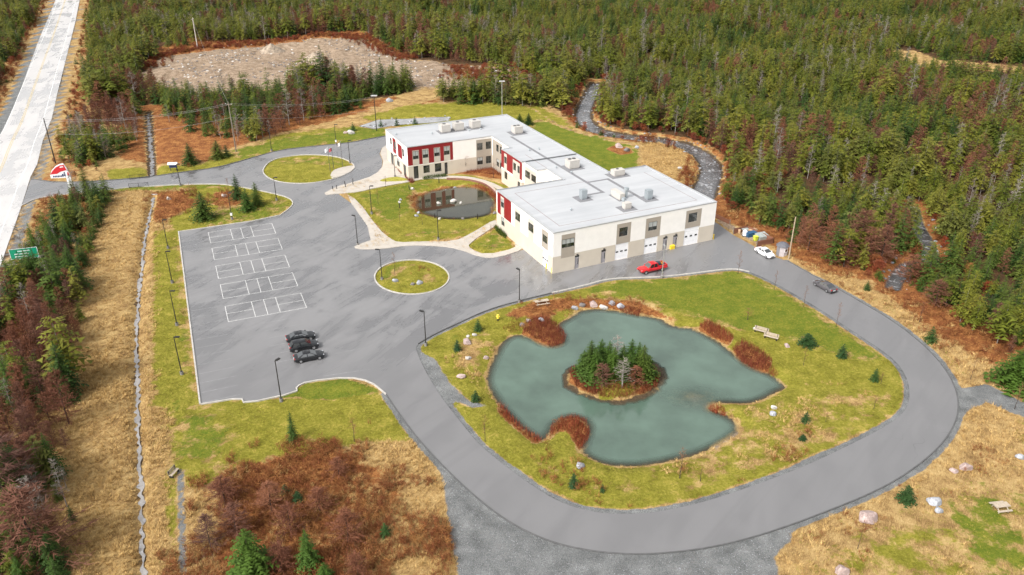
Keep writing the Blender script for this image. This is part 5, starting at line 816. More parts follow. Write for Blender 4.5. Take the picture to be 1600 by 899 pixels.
f_larch = foliage('bare_larch_twigs', [(.13, .05, .03), (.19, .075, .04), (.12, .06, .045), (.23, .095, .05)]); f_grey = foliage('grey_dead_twigs', [(.17, .15, .125), (.24, .21, .18), (.15, .115, .10)]); f_red = foliage('red_brown_stems', [(.22, .045, .018), (.17, .045, .025), (.27, .075, .025)]); f_brown = foliage('brown_stems', [(.16, .075, .04), (.22, .10, .05)])
f_straw = foliage('straw_blades', [(.39, .245, .085), (.58, .40, .165), (.31, .18, .06)], var=.4); f_rust = foliage('rusty_stems', [(.24, .085, .03), (.16, .05, .02), (.36, .17, .055)], var=.45); f_moss = foliage('lawn_blades', [(.24, .20, .02), (.16, .18, .014), (.34, .26, .06)], var=.35)
def tm(name, arr, mat): return mkmesh(name, *arr, mat)
def pair(nm, seed, crown, cm, h, tr, bark, lean=0): return (tm('trunk', trunk_arr(h, tr, np.random.default_rng(seed), lean), bark), tm('crown', crown, cm), h)
K = {
 'spruce': [pair('s', i, spruce(i, 8, r * 1.2, 15, 8, 4, pw, bs, .35, .36), f_spruce, 8, .11, m_bark) for i, (r, pw, bs) in enumerate(((1.9, .8, .06), (1.6, .75, .12), (2.2, .85, .05), (1.5, .7, .22)))],
 'olive': [pair('o', 10 + i, spruce(20 + i, 8, r * 1.25, 13, 8, 4, pw, bs, .55, .42), f_olive, 8, .10, m_gbark) for i, (r, pw, bs) in enumerate(((1.9, .45, .28), (1.7, .5, .18), (2.1, .42, .33)))],
 'larch': [pair('l', 30 + i, twigs(40 + i, 7, r * 1.25, 70, 16, .35, .08, .6, .030, .65), f_larch, 7, .08, m_dbark) for i, r in enumerate((1.7, 2.0, 1.4))],
 'grey': [pair('g', 50 + i, twigs(60 + i, 7, r, 40, 8, .5, .2, .5, .028, .6), f_grey, 7, .09, m_gbark) for i, r in enumerate((1.3, 1.6, 1.1))],
 'rich': [pair('r', 70 + i, spruce(80 + i, 8, r, 26, 10, 5, .78, .04, .3, .26), f_bright if i == 2 else f_spruce, 8, .13, m_bark) for i, r in enumerate((2.3, 2.0, 2.4))],
 'young': [pair('y', 90 + i, spruce(95 + i, 3, 1.0, 13, 8, 4, .75, .03, .25, .35), f_lawn, 3, .05, m_bark) for i in range(2)],
 'sapling': [pair('p', 110 + i, twigs(115 + i, 4, .75, 22, 4, 1.3, .3, .5, .012, .5), f_brown, 4, .045, m_dbark) for i in range(2)],
 'bush': [pair('b', 130 + i, twigs(135 + i, 1.4, 1.1, 60, 10, .7, .02, .35, .018, .35), f_rust if i else f_red, .5, .04, m_dbark) for i in range(2)],
 'wood': [pair('w', 150 + i, twigs(155 + i, 7, 2.3, 95, 26, .35, .05, .6, .021, .6), f_larch, 7, .09, m_dbark) for i in range(3)]}
NAMES = {'spruce': ('spruce_tree', 'spruce'), 'olive': ('pine_tree', 'pine tree'), 'larch': ('larch_tree', 'larch'), 'grey': ('bare_tree', 'bare tree'), 'rich': ('spruce_tree', 'spruce'), 'young': ('young_spruce', 'spruce'), 'sapling': ('sapling', 'sapling'), 'bush': ('shrub', 'shrub'), 'wood': ('larch_tree', 'larch')}
def tree(kind, k, loc, sc, rz, label, group=None, name=None, cat=None, sq=(1, 1)):
    t, c, h = K[kind][k % len(K[kind])]; nm, ct = NAMES[kind]; r = bpy.data.objects.new(name or nm, None); col.objects.link(r); r.location = [float(x) for x in loc]; r.rotation_euler = (0, 0, rz); r.scale = (sc * sq[0], sc * sq[0], sc * sq[1]); tag(r, label, cat or ct, group)
    a = bpy.data.objects.new('trunk', t); b = bpy.data.objects.new('crown', c); col.objects.link(a); col.objects.link(b); a.parent = b.parent = r; return r
def tree_px(kind, k, base, top, wpx, label, group=None, **kw):    # from foot, tip and crown width in the photograph
    p = foot(*base); h = HT(base, top); s = np.linalg.norm(p - np.array([0, 0, HC])) / F; H0 = K[kind][k % len(K[kind])][2]; V = np.array([v.co for v in K[kind][k % len(K[kind])][1].vertices]); R0 = np.percentile(np.hypot(V[:, 0], V[:, 1]), 96)
    if kind == 'bush': H0 = 1.8
    return tree(kind, k, p, 1., random.uniform(0, 6.28), label, group, sq=(wpx * s / 2 / R0, h / H0), **kw)
# single trees of the grounds
LT = [('young', 0, (747, 517), (746, 499), 15, 'small dark spruce at the far left end of the pond lawn'), ('young', 1, (714.5, 549), (714, 532), 14, 'small dark spruce below the left tip lamp post'), ('young', 0, (743, 628), (743, 611), 16, 'small dark spruce above the gully left of the pond'), ('young', 1, (896, 762), (896, 740), 17, 'small dark spruce below the grey boulder at the bottom shore'), ('young', 0, (941, 769), (941, 757), 9, 'tiny spruce on the grass below the pond'), ('rich', 0, (298, 257), (297, 224), 25, 'broad spruce alone on rusty grass above the entrance road'), ('rich', 1, (341, 248), (340, 219), 24, 'spruce with a smaller one beside it above the entrance road'), ('young', 1, (354.5, 245), (354, 227), 15, 'small round spruce leaning on the bigger one above the entrance road'), ('rich', 1, (319, 343), (317, 300), 33, 'spruce standing alone above the parking lot'),
 ('rich', 0, (372, 312), (369, 272), 22, 'leftmost of three spruces in a group above the parking lot'), ('rich', 2, (387, 329), (385, 295), 25, 'front one of three spruces in a group above the parking lot'), ('rich', 1, (402, 321), (400, 285), 23, 'rightmost of three spruces in a group above the parking lot'), ('young', 0, (1354, 454), (1354, 439), 11, 'small spruce in straw grass outside the loop road near the grey sedan'), ('young', 1, (1453, 535), (1453, 511), 18, 'small dark spruce in straw grass outside the bend of the loop road'), ('young', 0, (1315, 559), (1315, 538), 17, 'small spruce on the right side of the pond lawn'), ('young', 1, (1366, 595), (1366, 576), 14, 'thin young spruce at the right corner of the pond lawn'), ('young', 0, (1258, 661), (1258, 644), 14, 'small dark round spruce right of the pond'), ('young', 1, (1261, 540), (1261, 522), 28, 'wide low juniper-like evergreen right of the benches'), ('young', 0, (1254, 688), (1254, 679), 12, 'tiny evergreen on the grass at the lower right of the pond'), ('young', 1, (1414.5, 784), (1414, 759), 26, 'bushy evergreen outside the bottom right bend'),
 ('rich', 1, (458.6, 690), (459, 643), 18, 'slender spruce with a bare lower trunk below the parking lot'), ('rich', 2, (395, 905), (388, 828), 70, 'large bright green spruce in the rusty brush at the bottom'), ('rich', 2, (484, 890), (481, 828), 38, 'narrow bright green spruce right of the large one at the bottom'), ('rich', 2, (510, 915), (508, 880), 34, 'bright spruce crown cut by the bottom edge'), ('young', 0, (446, 772), (446, 758), 14, 'tiny spruce in the rusty brush, upper left of two'), ('young', 1, (466, 786), (466, 769), 18, 'tiny spruce in the rusty brush, lower right of two'), ('young', 0, (602, 838), (602, 818), 18, 'tiny spruce in the rusty brush near the gravel'), ('rich', 2, (1583, 603), (1582, 545), 60, 'round dark evergreen at the right edge beside the straw slope'), ('young', 0, (595, 196), (594.5, 181), 9, 'left small spruce behind the white building roof'), ('young', 1, (620, 197), (619, 184), 9, 'middle small spruce behind the white building roof'), ('young', 0, (648.5, 194), (648, 181), 10, 'right small spruce behind the white building roof'), ('young', 0, (552, 205), (551, 191), 10, 'small spruce above the pale boulder on the verge'), ('rich', 0, (826, 195), (823, 177), 16, 'dark evergreen behind the corner of the white building'), ('rich', 1, (812, 191), (810, 178), 12, 'smaller dark evergreen behind the corner of the white building')]
for kd, k, b, t, w, lb in LT: tree_px(kd, k, b, t, w, lb)
SP = [((1153, 429), (1156, 394), 11, 'first bare sapling along the loop road below the white sedan'), ((1209.6, 454), (1212, 424), 8, 'second bare sapling along the inner kerb of the loop road'), ((1255.5, 480), (1261, 448), 9, 'third bare sapling along the inner kerb, beside the grey sedan'), ((1306, 512), (1313, 474), 10, 'fourth bare sapling along the inner kerb of the loop road'), ((1255, 572), (1256, 545), 10, 'brown bare sapling below the wide evergreen right of the pond'), ((1436, 505), (1441, 476), 11, 'bare brown sapling in straw grass outside the loop road'), ((1516, 594), (1525, 563), 11, 'bare sapling beside the gravel turnout'), ((1062, 748), (1063, 702), 24, 'reddish bare sapling at the bottom shore of the pond'), ((758, 690), (758, 650), 16, 'brown sapling on the lower left pond lawn'), ((617, 430), (615, 396), 12, 'bare sapling at the top of the round island'), ((554, 690), (552, 655), 20, 'brown bare sapling below the kerb of the parking lot'), ((1168, 500), (1168, 482), 18, 'pale twiggy sapling on the green slope above the benches'), ((1094, 752), (1095, 728), 16, 'low brown sapling right of the reddish one at the bottom shore'), ((603, 293), (602, 276), 9, 'thin bare sapling in the bed at the building entrance'), ((591, 320), (590, 297), 8, 'thin bare sapling on the courtyard lawn by the sidewalk'), ((728, 268), (726, 243), 17, 'bare tree against the beige wall of the courtyard'), ((771, 279), (769, 256), 12, 'red bare shrub tree in the courtyard corner bed'), ((625, 350), (625, 325), 8, 'thin sapling on the courtyard lawn near the pond rocks'), ((660, 352), (659, 335), 8, 'thin sapling left of the courtyard lamp post'), ((767, 372), (767, 352), 7, 'thin sapling on the triangular lawn patch'), ((1376, 600), (1376, 583), 11, 'brown sapling beside the thin young spruce'), ((1340, 858), (1343, 820), 14, 'dark bare sapling under the largest pink boulder'), ((358, 303), (356, 280), 8, 'thin bare sapling left of the lot spruces'), ((1585, 640), (1597, 600), 14, 'bare sapling at the right edge by the gravel track'), ((298, 306), (296, 287), 9, 'thin brown conifer sapling below the entrance road'), ((1365, 640), (1364, 618), 12, 'small dry brown sapling inside the loop bend'), ((1290, 660), (1290, 646), 10, 'dry brown sapling right of the small dark round spruce')]
for k, (b, t, w, lb) in enumerate(SP): tree_px('sapling', k, b, t, w, lb)
# red and rusty shrub clumps by the water: one plant mass per clump
def clump(px, z, dens, h, mat, label, wl=None, name='shrub', cat='shrub'):
    P = GP(px, z); lo, hi = P.min(0), P.max(0); n = int((hi - lo).prod() * dens * 1.5); Q = rng.uniform(lo, hi, (n, 2)); sd = sdf(P, Q); Q = Q[sd < .1]; zz = np.maximum(zat(Q), z) ; c = P.mean(0); V = []; Fc = []
    for (x, y), z0 in zip(Q, zz):
        L = h * rng.uniform(.5, 1.15); a = rng.uniform(0, 6.28); l = L * rng.uniform(.1, .5); w = .03; b = len(V); s, co = math.sin(a), math.cos(a)
        V += [(x - c[0] - s * w, y - c[1] + co * w, z0 - .1), (x - c[0] + s * w, y - c[1] - co * w, z0 - .1), (x - c[0] + co * l, y - c[1] + s * l, z0 + L)]; Fc.append((b, b + 1, b + 2))
    o = mkobj(name, mkmesh(name, V, Fc, mat), None, (c[0], c[1], 0)); tag(o, label, cat, 'shrub clumps by the water')
clump([(815, 517), (825, 505), (850, 500), (870, 508), (884, 525), (880, 536), (862, 543), (845, 534), (828, 524)], WL, 34, 1.0, f_red, 'large red-brown shrub jutting into the top left of the pond'); clump([(858, 684), (862, 668), (875, 655), (895, 652), (914, 658), (921, 672), (916, 690), (904, 702), (900, 690), (885, 676), (870, 672)], WL, 34, .9, f_red, 'horseshoe-shaped red shrub on the spit at the bottom of the pond'); clump([(1092, 510), (1105, 505), (1130, 518), (1146, 530), (1140, 537), (1110, 522)], WL + .2, 34, 1.0, f_red, 'low red shrub on the upper right shore of the pond'); clump([(1145, 545), (1160, 538), (1185, 552), (1205, 568), (1200, 578), (1180, 577), (1160, 566)], WL + .1, 34, 1.1, f_red, 'broad red-brown shrub on the right shore below the benches'); clump([(1106, 640), (1112, 634), (1130, 640), (1135, 650), (1118, 647)], WL, 40, .7, f_red, 'small red shrub on the spit at the right of the pond'); clump([(776, 633), (786, 636), (815, 668), (838, 682), (846, 692), (836, 692), (805, 668), (783, 650)], WL, 26, 1.0, f_red, 'strip of reddish bare shrub along the lower left shore'); clump([(1200, 572), (1215, 584), (1212, 590), (1196, 580)], WL + .1, 36, .8, f_rust, 'small rusty shrub at the far right shore'); clump([(965, 481), (985, 482), (1000, 487), (998, 494), (972, 488)], WL, 36, .8, f_red, 'rusty shrub at the right end of the shore rocks'); clump([(786, 516), (800, 506), (815, 506), (815, 516), (800, 520)], WL + .3, 18, .7, f_rust, 'rusty grass clump behind the top left inlet')
clump([(892, 586), (900, 602), (930, 617), (965, 622), (1000, 616), (1024, 602), (1028, 588), (1020, 578), (985, 566), (940, 564), (905, 572)], WL + .3, 30, .8, f_rust, 'rusty low brush covering the pond island'); clump([(889, 582), (896, 575), (915, 600), (940, 614), (930, 618), (900, 604)], WL, 40, .9, f_red, 'red brush along the left rim of the island'); clump([(1000, 610), (1020, 592), (1029, 588), (1026, 604), (1005, 616)], WL, 40, .8, f_red, 'red brush along the right rim of the island')
clump([(660, 279), (672, 275.5), (696, 273), (700, 276), (680, 279), (664, 281)], .05, 40, .8, f_spruce, 'low dark green hedge along the north wing wall'); clump([(614, 257), (618, 256), (631, 271), (627, 272.5)], .05, 45, .9, f_red, 'red hedge along the entrance side of the building'); clump([(632, 276), (636, 275), (648, 284), (644, 287), (637, 283)], .05, 45, .9, f_red, 'red hedge at the corner of the entrance bed'); clump([(772, 356), (780, 353), (792, 367), (790, 373), (780, 367)], .05, 45, .9, f_spruce, 'dark green shrub against the side wall on the triangular lawn'); clump([(722, 266), (745, 259), (775, 253), (788, 266), (783, 275), (750, 271), (730, 271)], .05, 18, .7, f_red, 'rusty planting bed in the inner courtyard corner'); clump([(745, 287), (765, 293), (776, 305), (777, 318), (770, 308), (757, 297), (742, 292)], -.2, 20, .6, f_red, 'red brush between the courtyard pond and the curved wall')
# island trees
for k, (kd, b, t, w, lb) in enumerate([('rich', (922, 590), (925, 534), 34, 'leftmost green spruce on the island'), ('rich', (938, 580), (943, 532), 30, 'tall spruce second from the left on the island'), ('rich', (958, 592), (958, 545), 26, 'spruce in the front middle of the island'), ('rich', (985, 578), (988, 531), 26, 'tallest spruce right of centre on the island'), ('rich', (1003, 592), (1003, 540), 28, 'rightmost spruce on the island'), ('grey', (972, 606), (974, 562), 24, 'pale grey-white dead conifer at the front of the island'), ('larch', (940, 606), (941, 570), 28, 'rusty bare shrub tree at the front left of the island'), ('grey', (962, 575), (962, 528), 26, 'bare grey twigs rising behind the island spruces'), ('larch', (992, 603), (992, 575), 24, 'brown bare shrub tree at the front right of the island'), ('rich', (912, 582), (911, 548), 22, 'shortest spruce at the left rim of the island'), ('rich', (972, 585), (973, 541), 24, 'dark spruce in the middle of the island')]): tree_px(kd, 2 if kd == 'rich' and k % 2 else k, b, t, w * 1.35, lb)
for k, (b, t, w, lb) in enumerate([((930, 596), (931, 548), 30, 'bushy spruce in front of the tallest pair at the left of the island'), ((950, 584), (951, 536), 28, 'dark spruce behind the front middle spruce on the island'), ((1012, 588), (1012, 556), 24, 'low bushy spruce at the right rim of the island'), ((982, 594), (982, 552), 28, 'bushy spruce beside the pale dead conifer on the island'), ((996, 582), (997, 537), 24, 'narrow spruce between the two right-hand island spruces')]): tree_px('rich', 2, b, t, w * 1.3, lb)
# ------------------------------------------------------------------ woods: the trees that show largest one by one, the rest as one mass
def scatter(name, P, Zs, sc, rz, idx, metas, label, cat):
    cl = bpy.data.collections.new(name + '_kinds')
    for i, (me) in enumerate(metas): o = bpy.data.objects.new(f'{name}_{i:02d}', me); cl.objects.link(o)
    me = bpy.data.meshes.new(name); me.from_pydata(np.column_stack([P, Zs]).tolist(), [], [])
    for nm, typ, arr in (('size', 'FLOAT_VECTOR', np.asarray(sc)), ('turn', 'FLOAT', rz), ('kind_index', 'INT', idx)):
        at = me.attributes.new(nm, typ, 'POINT'); at.data.foreach_set('vector' if typ == 'FLOAT_VECTOR' else 'value', np.asarray(arr).astype(np.int32 if typ == 'INT' else np.float32).ravel())
    o = mkobj(name, me); tag(o, label, cat, kind='stuff'); ng = bpy.data.node_groups.new(name, 'GeometryNodeTree'); ng.interface.new_socket('Geometry', in_out='INPUT', socket_type='NodeSocketGeometry'); ng.interface.new_socket('Geometry', in_out='OUTPUT', socket_type='NodeSocketGeometry'); nn = ng.nodes
    gi, go, ip, ci = nn.new('NodeGroupInput'), nn.new('NodeGroupOutput'), nn.new('GeometryNodeInstanceOnPoints'), nn.new('GeometryNodeCollectionInfo'); ci.inputs['Collection'].default_value = cl; ci.inputs['Separate Children'].default_value = True; ci.inputs['Reset Children'].default_value = True; ip.inputs['Pick Instance'].default_value = True
    def na(n, t): q = nn.new('GeometryNodeInputNamedAttribute'); q.data_type = t; q.inputs[0].default_value = n; return [s for s in q.outputs if s.enabled][0]
    cx = nn.new('ShaderNodeCombineXYZ'); L = ng.links; L.new(na('turn', 'FLOAT'), cx.inputs[2]); L.new(gi.outputs[0], ip.inputs['Points']); L.new(ci.outputs[0], ip.inputs['Instance']); L.new(na('kind_index', 'INT'), ip.inputs['Instance Index']); L.new(cx.outputs[0], ip.inputs['Rotation']); L.new(na('size', 'FLOAT_VECTOR'), ip.inputs['Scale']); L.new(ip.outputs[0], go.inputs[0])
    md = o.modifiers.new('scatter', 'NODES'); md.node_group = ng; return o
def jitter(poly, st):
    lo, hi = poly.min(0), poly.max(0); X, Y = np.meshgrid(np.arange(lo[0], hi[0], st), np.arange(lo[1], hi[1], st)); P = np.stack([X.ravel(), Y.ravel()], 1); P += rng.uniform(-.5, .5, P.shape) * st; return P[sdf(poly, P) < 0]
FOREST = GP([(-200, -22), (1800, -22), (1800, 700), (1650, 610), (1600, 562), (1560, 548), (1500, 515), (1440, 465), (1405, 425), (1370, 424), (1330, 421), (1290, 412), (1245, 386), (1210, 364), (1170, 346), (1130, 325), (1124, 300), (1140, 262), (1120, 234), (1085, 216), (1030, 206), (985, 201), (945, 194), (925, 175), (934, 150), (940, 130), (925, 128), (912, 140), (905, 160), (895, 178), (865, 166), (850, 150), (845, 128), (780, 104), (700, 98), (640, 88), (600, 68), (548, 52), (420, 57), (330, 66), (250, 84), (208, 120), (230, 140), (300, 152), (240, 165), (175, 165), (150, 185), (130, 140), (138, 60), (148, -10), (70, -10), (45, 50), (10, 115), (-40, 190), (-300, 260)])
BELT = GP([(150, 292), (168, 300), (165, 345), (140, 400), (132, 460), (128, 520), (112, 590), (112, 660), (100, 740), (118, 830), (118, 930), (-60, 960), (-60, 560), (0, 480), (32, 430), (55, 400), (78, 350), (105, 310), (125, 300)])
MID = GP([(178, 175), (215, 168), (225, 180), (222, 215), (190, 245), (135, 262), (105, 255), (95, 225), (130, 190)]); MID2 = GP([(262, 160), (330, 150), (420, 150), (500, 152), (560, 158), (565, 172), (480, 195), (430, 215), (385, 225), (330, 215), (290, 205), (260, 190)]); ROW = GP([(455, 138), (560, 140), (648, 136), (645, 146), (560, 156), (460, 152)]); ROW2 = GP([(678, 148), (760, 148), (835, 150), (870, 165), (900, 178), (860, 168), (750, 164), (690, 162)])
ALL = []
def sow(poly, st, region, mix, hr):
    P = jitter(poly, st); n1 = vnoise(P, 22, 11); n2 = vnoise(P, 9, 12); n3 = vnoise(P, 33, 13); u = rng.random(len(P)); s = asphalt_sd(P); keep = (s > 2.0) & (np.minimum(sdl(STREAM, P, 10, linedist), sdl(STREAM2, P, 10, linedist)) > 3.0) & (sdl(STREAM, P, 10, linedist) > 4.5) & (sdl(BOG, P) > 1) & (sdl(BOGW, P) > 1) & (sdl(DITCH, P, 10, linedist) > 3) & (sdl(BW, P) > 3)
    cl = sst(.52, .72, n1 * .6 + n2 * .4); pl = mix['larch'] * (.2 + 3.6 * cl); pg = mix['grey'] * (.3 + 1.6 * sst(.45, .7, n3)); po = mix['olive'] * (.4 + 1.2 * n3)
    kd = np.where(u < pl, 2, np.where(u < pl + pg, 3, np.where(u < pl + pg + po, 1, 0)))
    gap = (n2 > .86) & (rng.random(len(P)) < .75); keep &= ~gap; sg = G(100, 297)[:2]; keep &= np.hypot(P[:, 0] - sg[0], (P[:, 1] - sg[1] + 4) * .6) > 5.0
    h = rng.uniform(hr[0], hr[1], len(P)) * (.62 + .75 * n1) * np.exp(rng.normal(0, .16, len(P))) * np.where(kd == 2, .8, 1) * np.where(rng.random(len(P)) < .12, .6, 1)
    for p, k, hh in zip(P[keep], kd[keep], h[keep]): ALL.append((p[0], p[1], int(k), hh, region))
sow(FOREST, 3.0, 'forest', dict(larch=.17, grey=.085, olive=.54), (4.8, 8.2)); sow(BELT, 2.2, 'belt', dict(larch=.26, grey=.08, olive=.10), (4.5, 7.5)); sow(MID, 2.3, 'mid', dict(larch=.28, grey=.2, olive=.2), (4, 7)); sow(MID2, 2.9, 'mid', dict(larch=.22, grey=.2, olive=.2), (5, 9)); sow(ROW, 2.4, 'row', dict(larch=.1, grey=.08, olive=.3), (6, 10)); sow(ROW2, 2.6, 'row', dict(larch=.08, grey=.08, olive=.4), (6, 10))
AR = np.array([(a, b, c, d) for a, b, c, d, _ in ALL]); REG = np.array([e for *_, e in ALL]); ZT = zat(AR[:, :2]); px, dep = PX(np.column_stack([AR[:, :2], ZT + AR[:, 3] * .6])); sz = AR[:, 3] / dep * F; sz[(px[:, 0] < 8) | (px[:, 0] > 1592) | (px[:, 1] < 5) | (px[:, 1] > 892)] = 0
# prefer the trees whose upper half no nearer tree covers
KN = ['spruce', 'olive', 'larch', 'grey']; H0 = np.array([8, 8, 7, 7])[AR[:, 2].astype(int)]; SC = AR[:, 3] / H0; RZ = rng.uniform(0, 6.28, len(AR)); VAR = rng.integers(0, 3, len(AR)); SQ = rng.uniform(.85, 1.2, len(AR)); single = np.zeros(len(AR), bool)
for k, lim in ((0, 285), (1, 285), (2, 285), (3, 200)):
    c = np.where(AR[:, 2] == k)[0]; c = c[np.argsort(-sz[c])][:lim]; single[c[sz[c] > 0]] = True
LBL = {'spruce': 'dark green spruce', 'olive': 'olive green pine', 'larch': 'bare rust-brown larch', 'grey': 'bare grey tree'}
MARKS = {'belt': [((120, 330), 'behind the red entrance sign'), ((70, 400), 'beside the green highway sign'), ((120, 440), 'in the roadside strip below the green highway sign'), ((60, 520), 'in the roadside strip across the ditch from the third lamp post'), ((100, 600), 'in the roadside strip across the ditch from the lowest lamp post'), ((40, 680), 'in the roadside strip left of the small bench'), ((90, 760), 'at the ditch-side edge of the lower roadside strip'), ((40, 840), 'at the bottom of the roadside strip')],
 'mid': [((120, 225), 'between the highway pole and the upper ditch'), ((200, 210), 'beside the upper ditch'), ((300, 190), 'in the scrub left of the wooden utility pole'), ((390, 190), 'in the scrub right of the wooden utility pole'), ((470, 175), 'in the scrub under the overhead wires'), ((540, 165), 'in the scrub left of the floodlight pole')],
 'row': [((480, 140), 'in the tree row under the gravel heaps'), ((560, 140), 'in the middle of the tree row below the clearing'), ((635, 135), 'at the right end of the tree row below the clearing'), ((700, 150), 'behind the roof units of the white building'), ((790, 150), 'behind the pale floodlight pole'), ((865, 160), 'where the stream leaves the woods')],
 'forest': [((30, 60), 'left of the highway'), ((160, 60), 'right of the highway at the top'), ((190, 130), 'at the left end of the clearing'), ((300, 50), 'around the pale far utility pole'), ((420, 45), 'above the pointed gravel heap'), ((560, 45), 'above the right end of the clearing'), ((680, 85), 'at the edge above the tree row'), ((800, 95), 'at the edge above the pale floodlight pole'), ((700, 30), 'in the far woods above the building'), ((900, 100), 'above the upper stream'), ((960, 170), 'on the bank right of the upper stream'), ((1050, 190), 'on the bank above the stream bend'), ((1120, 210), 'at the outside of the stream bend'), ((1000, 60), 'in the far woods above the stream'), ((1200, 60), 'in the far woods top right of centre'), ((1180, 160), 'in the thick wood above the stream bend'), ((1150, 270), 'beside the lower stream'), ((1160, 320), 'behind the storage corner'), ((1230, 340), 'behind the garden shed'), ((1220, 250), 'in the wood behind the storage corner'), ((1300, 330), 'behind the broad rust-brown tree'), ((1300, 220), 'in the middle of the right-hand wood'), ((1380, 380), 'beside the small lower stream'), ((1400, 280), 'in the wood above the small lower stream'), ((1330, 130), 'in the wood left of the straw bog'), ((1450, 160), 'just below the straw bog'), ((1450, 50), 'beyond the straw bog'), ((1560, 60), 'beyond the bog near the corner'), ((1560, 180), 'right of the bog water'), ((1480, 400), 'at the edge above the straw slope'), ((1560, 480), 'at the edge over the lower straw slope'), ((1530, 300), 'in the wood near the right picture edge')]}
def place(i):
    m = MARKS[REG[i]]; d = [(px[i, 0] - q[0][0]) ** 2 + (px[i, 1] - q[0][1]) ** 2 for q in m]; return m[int(np.argmin(d))][1]
medh = np.median(AR[single, 3])
def size_word(i): return 'tall ' if AR[i, 3] > 1.18 * hmed[REG[i]] else 'short ' if AR[i, 3] < .82 * hmed[REG[i]] else ''
hmed = {r: np.median(AR[single & (REG == r), 3]) for r in MARKS}
ORD = ['leftmost', 'second from the left', 'third from the left', 'fourth from the left', 'fifth from the left', 'rightmost']
LAB = {i: size_word(i) + LBL[KN[int(AR[i, 2])]] + ' ' + place(i) for i in np.where(single)[0]}; byl = {}
for i, l in LAB.items(): byl.setdefault(l, []).append(i)
for l, ii in byl.items():
    if 1 < len(ii) <= 5 and len(l.split()) <= 12:
        for q, i in enumerate(sorted(ii, key=lambda j: px[j, 0])): LAB[i] = l + ', ' + (ORD[q] if q < len(ii) - 1 else 'rightmost')
for i in np.where(single)[0]:
    kn = KN[int(AR[i, 2])]; w = place(i); kd = 'wood' if kn == 'larch' and REG[i] == 'belt' else ('rich' if kn == 'spruce' and REG[i] == 'belt' and VAR[i] else kn)
    tree(kd, int(VAR[i]), (AR[i, 0], AR[i, 1], ZT[i]), 1., RZ[i], LAB[i], f'{LBL[kn]} trees {w}', sq=(SC[i] * SQ[i], SC[i]))
def joined(t, c):
    V = [v.co[:] for v in t.vertices] + [v.co[:] for v in c.vertices]; n = len(t.vertices); Fc = [tuple(p.vertices) for p in t.polygons] + [tuple(q + n for q in p.vertices) for p in c.polygons]; me = mkmesh('tree', V, Fc, t.materials[0]); me.materials.append(c.materials[0]); me.polygons.foreach_set('material_index', [0] * len(t.polygons) + [1] * len(c.polygons)); return me
metas = [joined(t, c) for kn in KN for t, c, _ in K[kn][:3]]; r = ~single
scatter('forest', AR[r, :2], ZT[r], np.stack([SC[r] * SQ[r], SC[r] * SQ[r], SC[r]], 1), RZ[r], AR[r, 2].astype(int) * 3 + VAR[r], metas, 'mixed far forest of green conifers and brown larches behind the nearer trees', 'forest')
# rusty larch wood and brush at the bottom
WOOD = [((352, 788), (330, 748), 60), ((372, 840), (350, 790), 55), ((425, 800), (415, 757), 55), ((545, 850), (535, 800), 62), ((455, 835), (448, 790), 50), ((330, 858), (320, 808), 46), ((500, 800), (495, 765), 50), ((440, 895), (438, 850), 50), ((560, 905), (556, 865), 46), ((530, 745), (526, 718), 40)]
for k, (b, t, w) in enumerate(WOOD): tree_px('wood', k, b, t, w, 'bare rusty larch in the bottom brush, ' + ['topmost with a dark leaning trunk', 'left of the large bright spruce', 'between the tiny spruces and the leaning larch', 'right of the narrow bright spruce', 'directly above the large bright spruce', 'leftmost beside the path', 'below the two tiny spruces', 'in front of the large bright spruce', 'cut by the bottom edge', 'smallest at the top of the brush'][k], 'larches in the bottom brush')
EXTRA = [('wood', (60, 880), (30, 770), 130, 'large bare larch at the bottom of the roadside strip'), ('wood', (20, 800), (5, 690), 120, 'large bare larch at the left edge of the picture'), ('wood', (1340, 398), (1325, 330), 60, 'broad rust-brown bare tree at the forest edge above the straw slope'), ('wood', (1298, 405), (1290, 350), 48, 'rust-brown bare tree beside the broad one at the forest edge'), ('wood', (1165, 300), (1160, 262), 34, 'rust-brown bare tree behind the storage corner'), ('wood', (1375, 412), (1368, 355), 50, 'rust-brown bare tree right of the broad one at the forest edge'), ('wood', (1262, 392), (1258, 345), 40, 'rust-brown bare tree behind the wooden pole'), ('wood', (1420, 440), (1418, 395), 44, 'rust-brown bare tree beside the small lower stream'), ('wood', (1318, 418), (1312, 376), 44, 'low rust-brown bare tree in front of the broad one'), ('wood', (1460, 480), (1458, 440), 44, 'rust-brown bare tree at the edge above the upper straw slope')]
for k, (kd, b, t, w, lb) in enumerate(EXTRA): tree_px(kd, k, b, t, w, lb)
PB = jitter(FOREST, 2.4); PB = PB[(PB[:, 1] < 330)]; eb = -sdf(FOREST, PB); PB = PB[(eb < 14) & (rng.random(len(PB)) < .75) & (asphalt_sd(PB) > 3) & (np.minimum(sdl(STREAM, PB, 10, linedist), sdl(STREAM2, PB, 10, linedist)) > 3)]; PH = np.vstack([jitter(band(GP(HWY_E), 16.), 2.6), jitter(band(GP(HWY_W), 16.), 2.6), jitter(band(STREAM, 7.), 1.8), jitter(band(STREAM2, 6.), 1.6)]); PH = PH[(asphalt_sd(PH) > 4) & (rng.random(len(PH)) < .6) & (sdl(STREAM, PH, 10, linedist) > 4) & (sdl(STREAM2, PH, 10, linedist) > 2.2) & (sdl(BW, PH) > 5) & (zone_at(PH, ['moss', 'lawn']) < .3)]
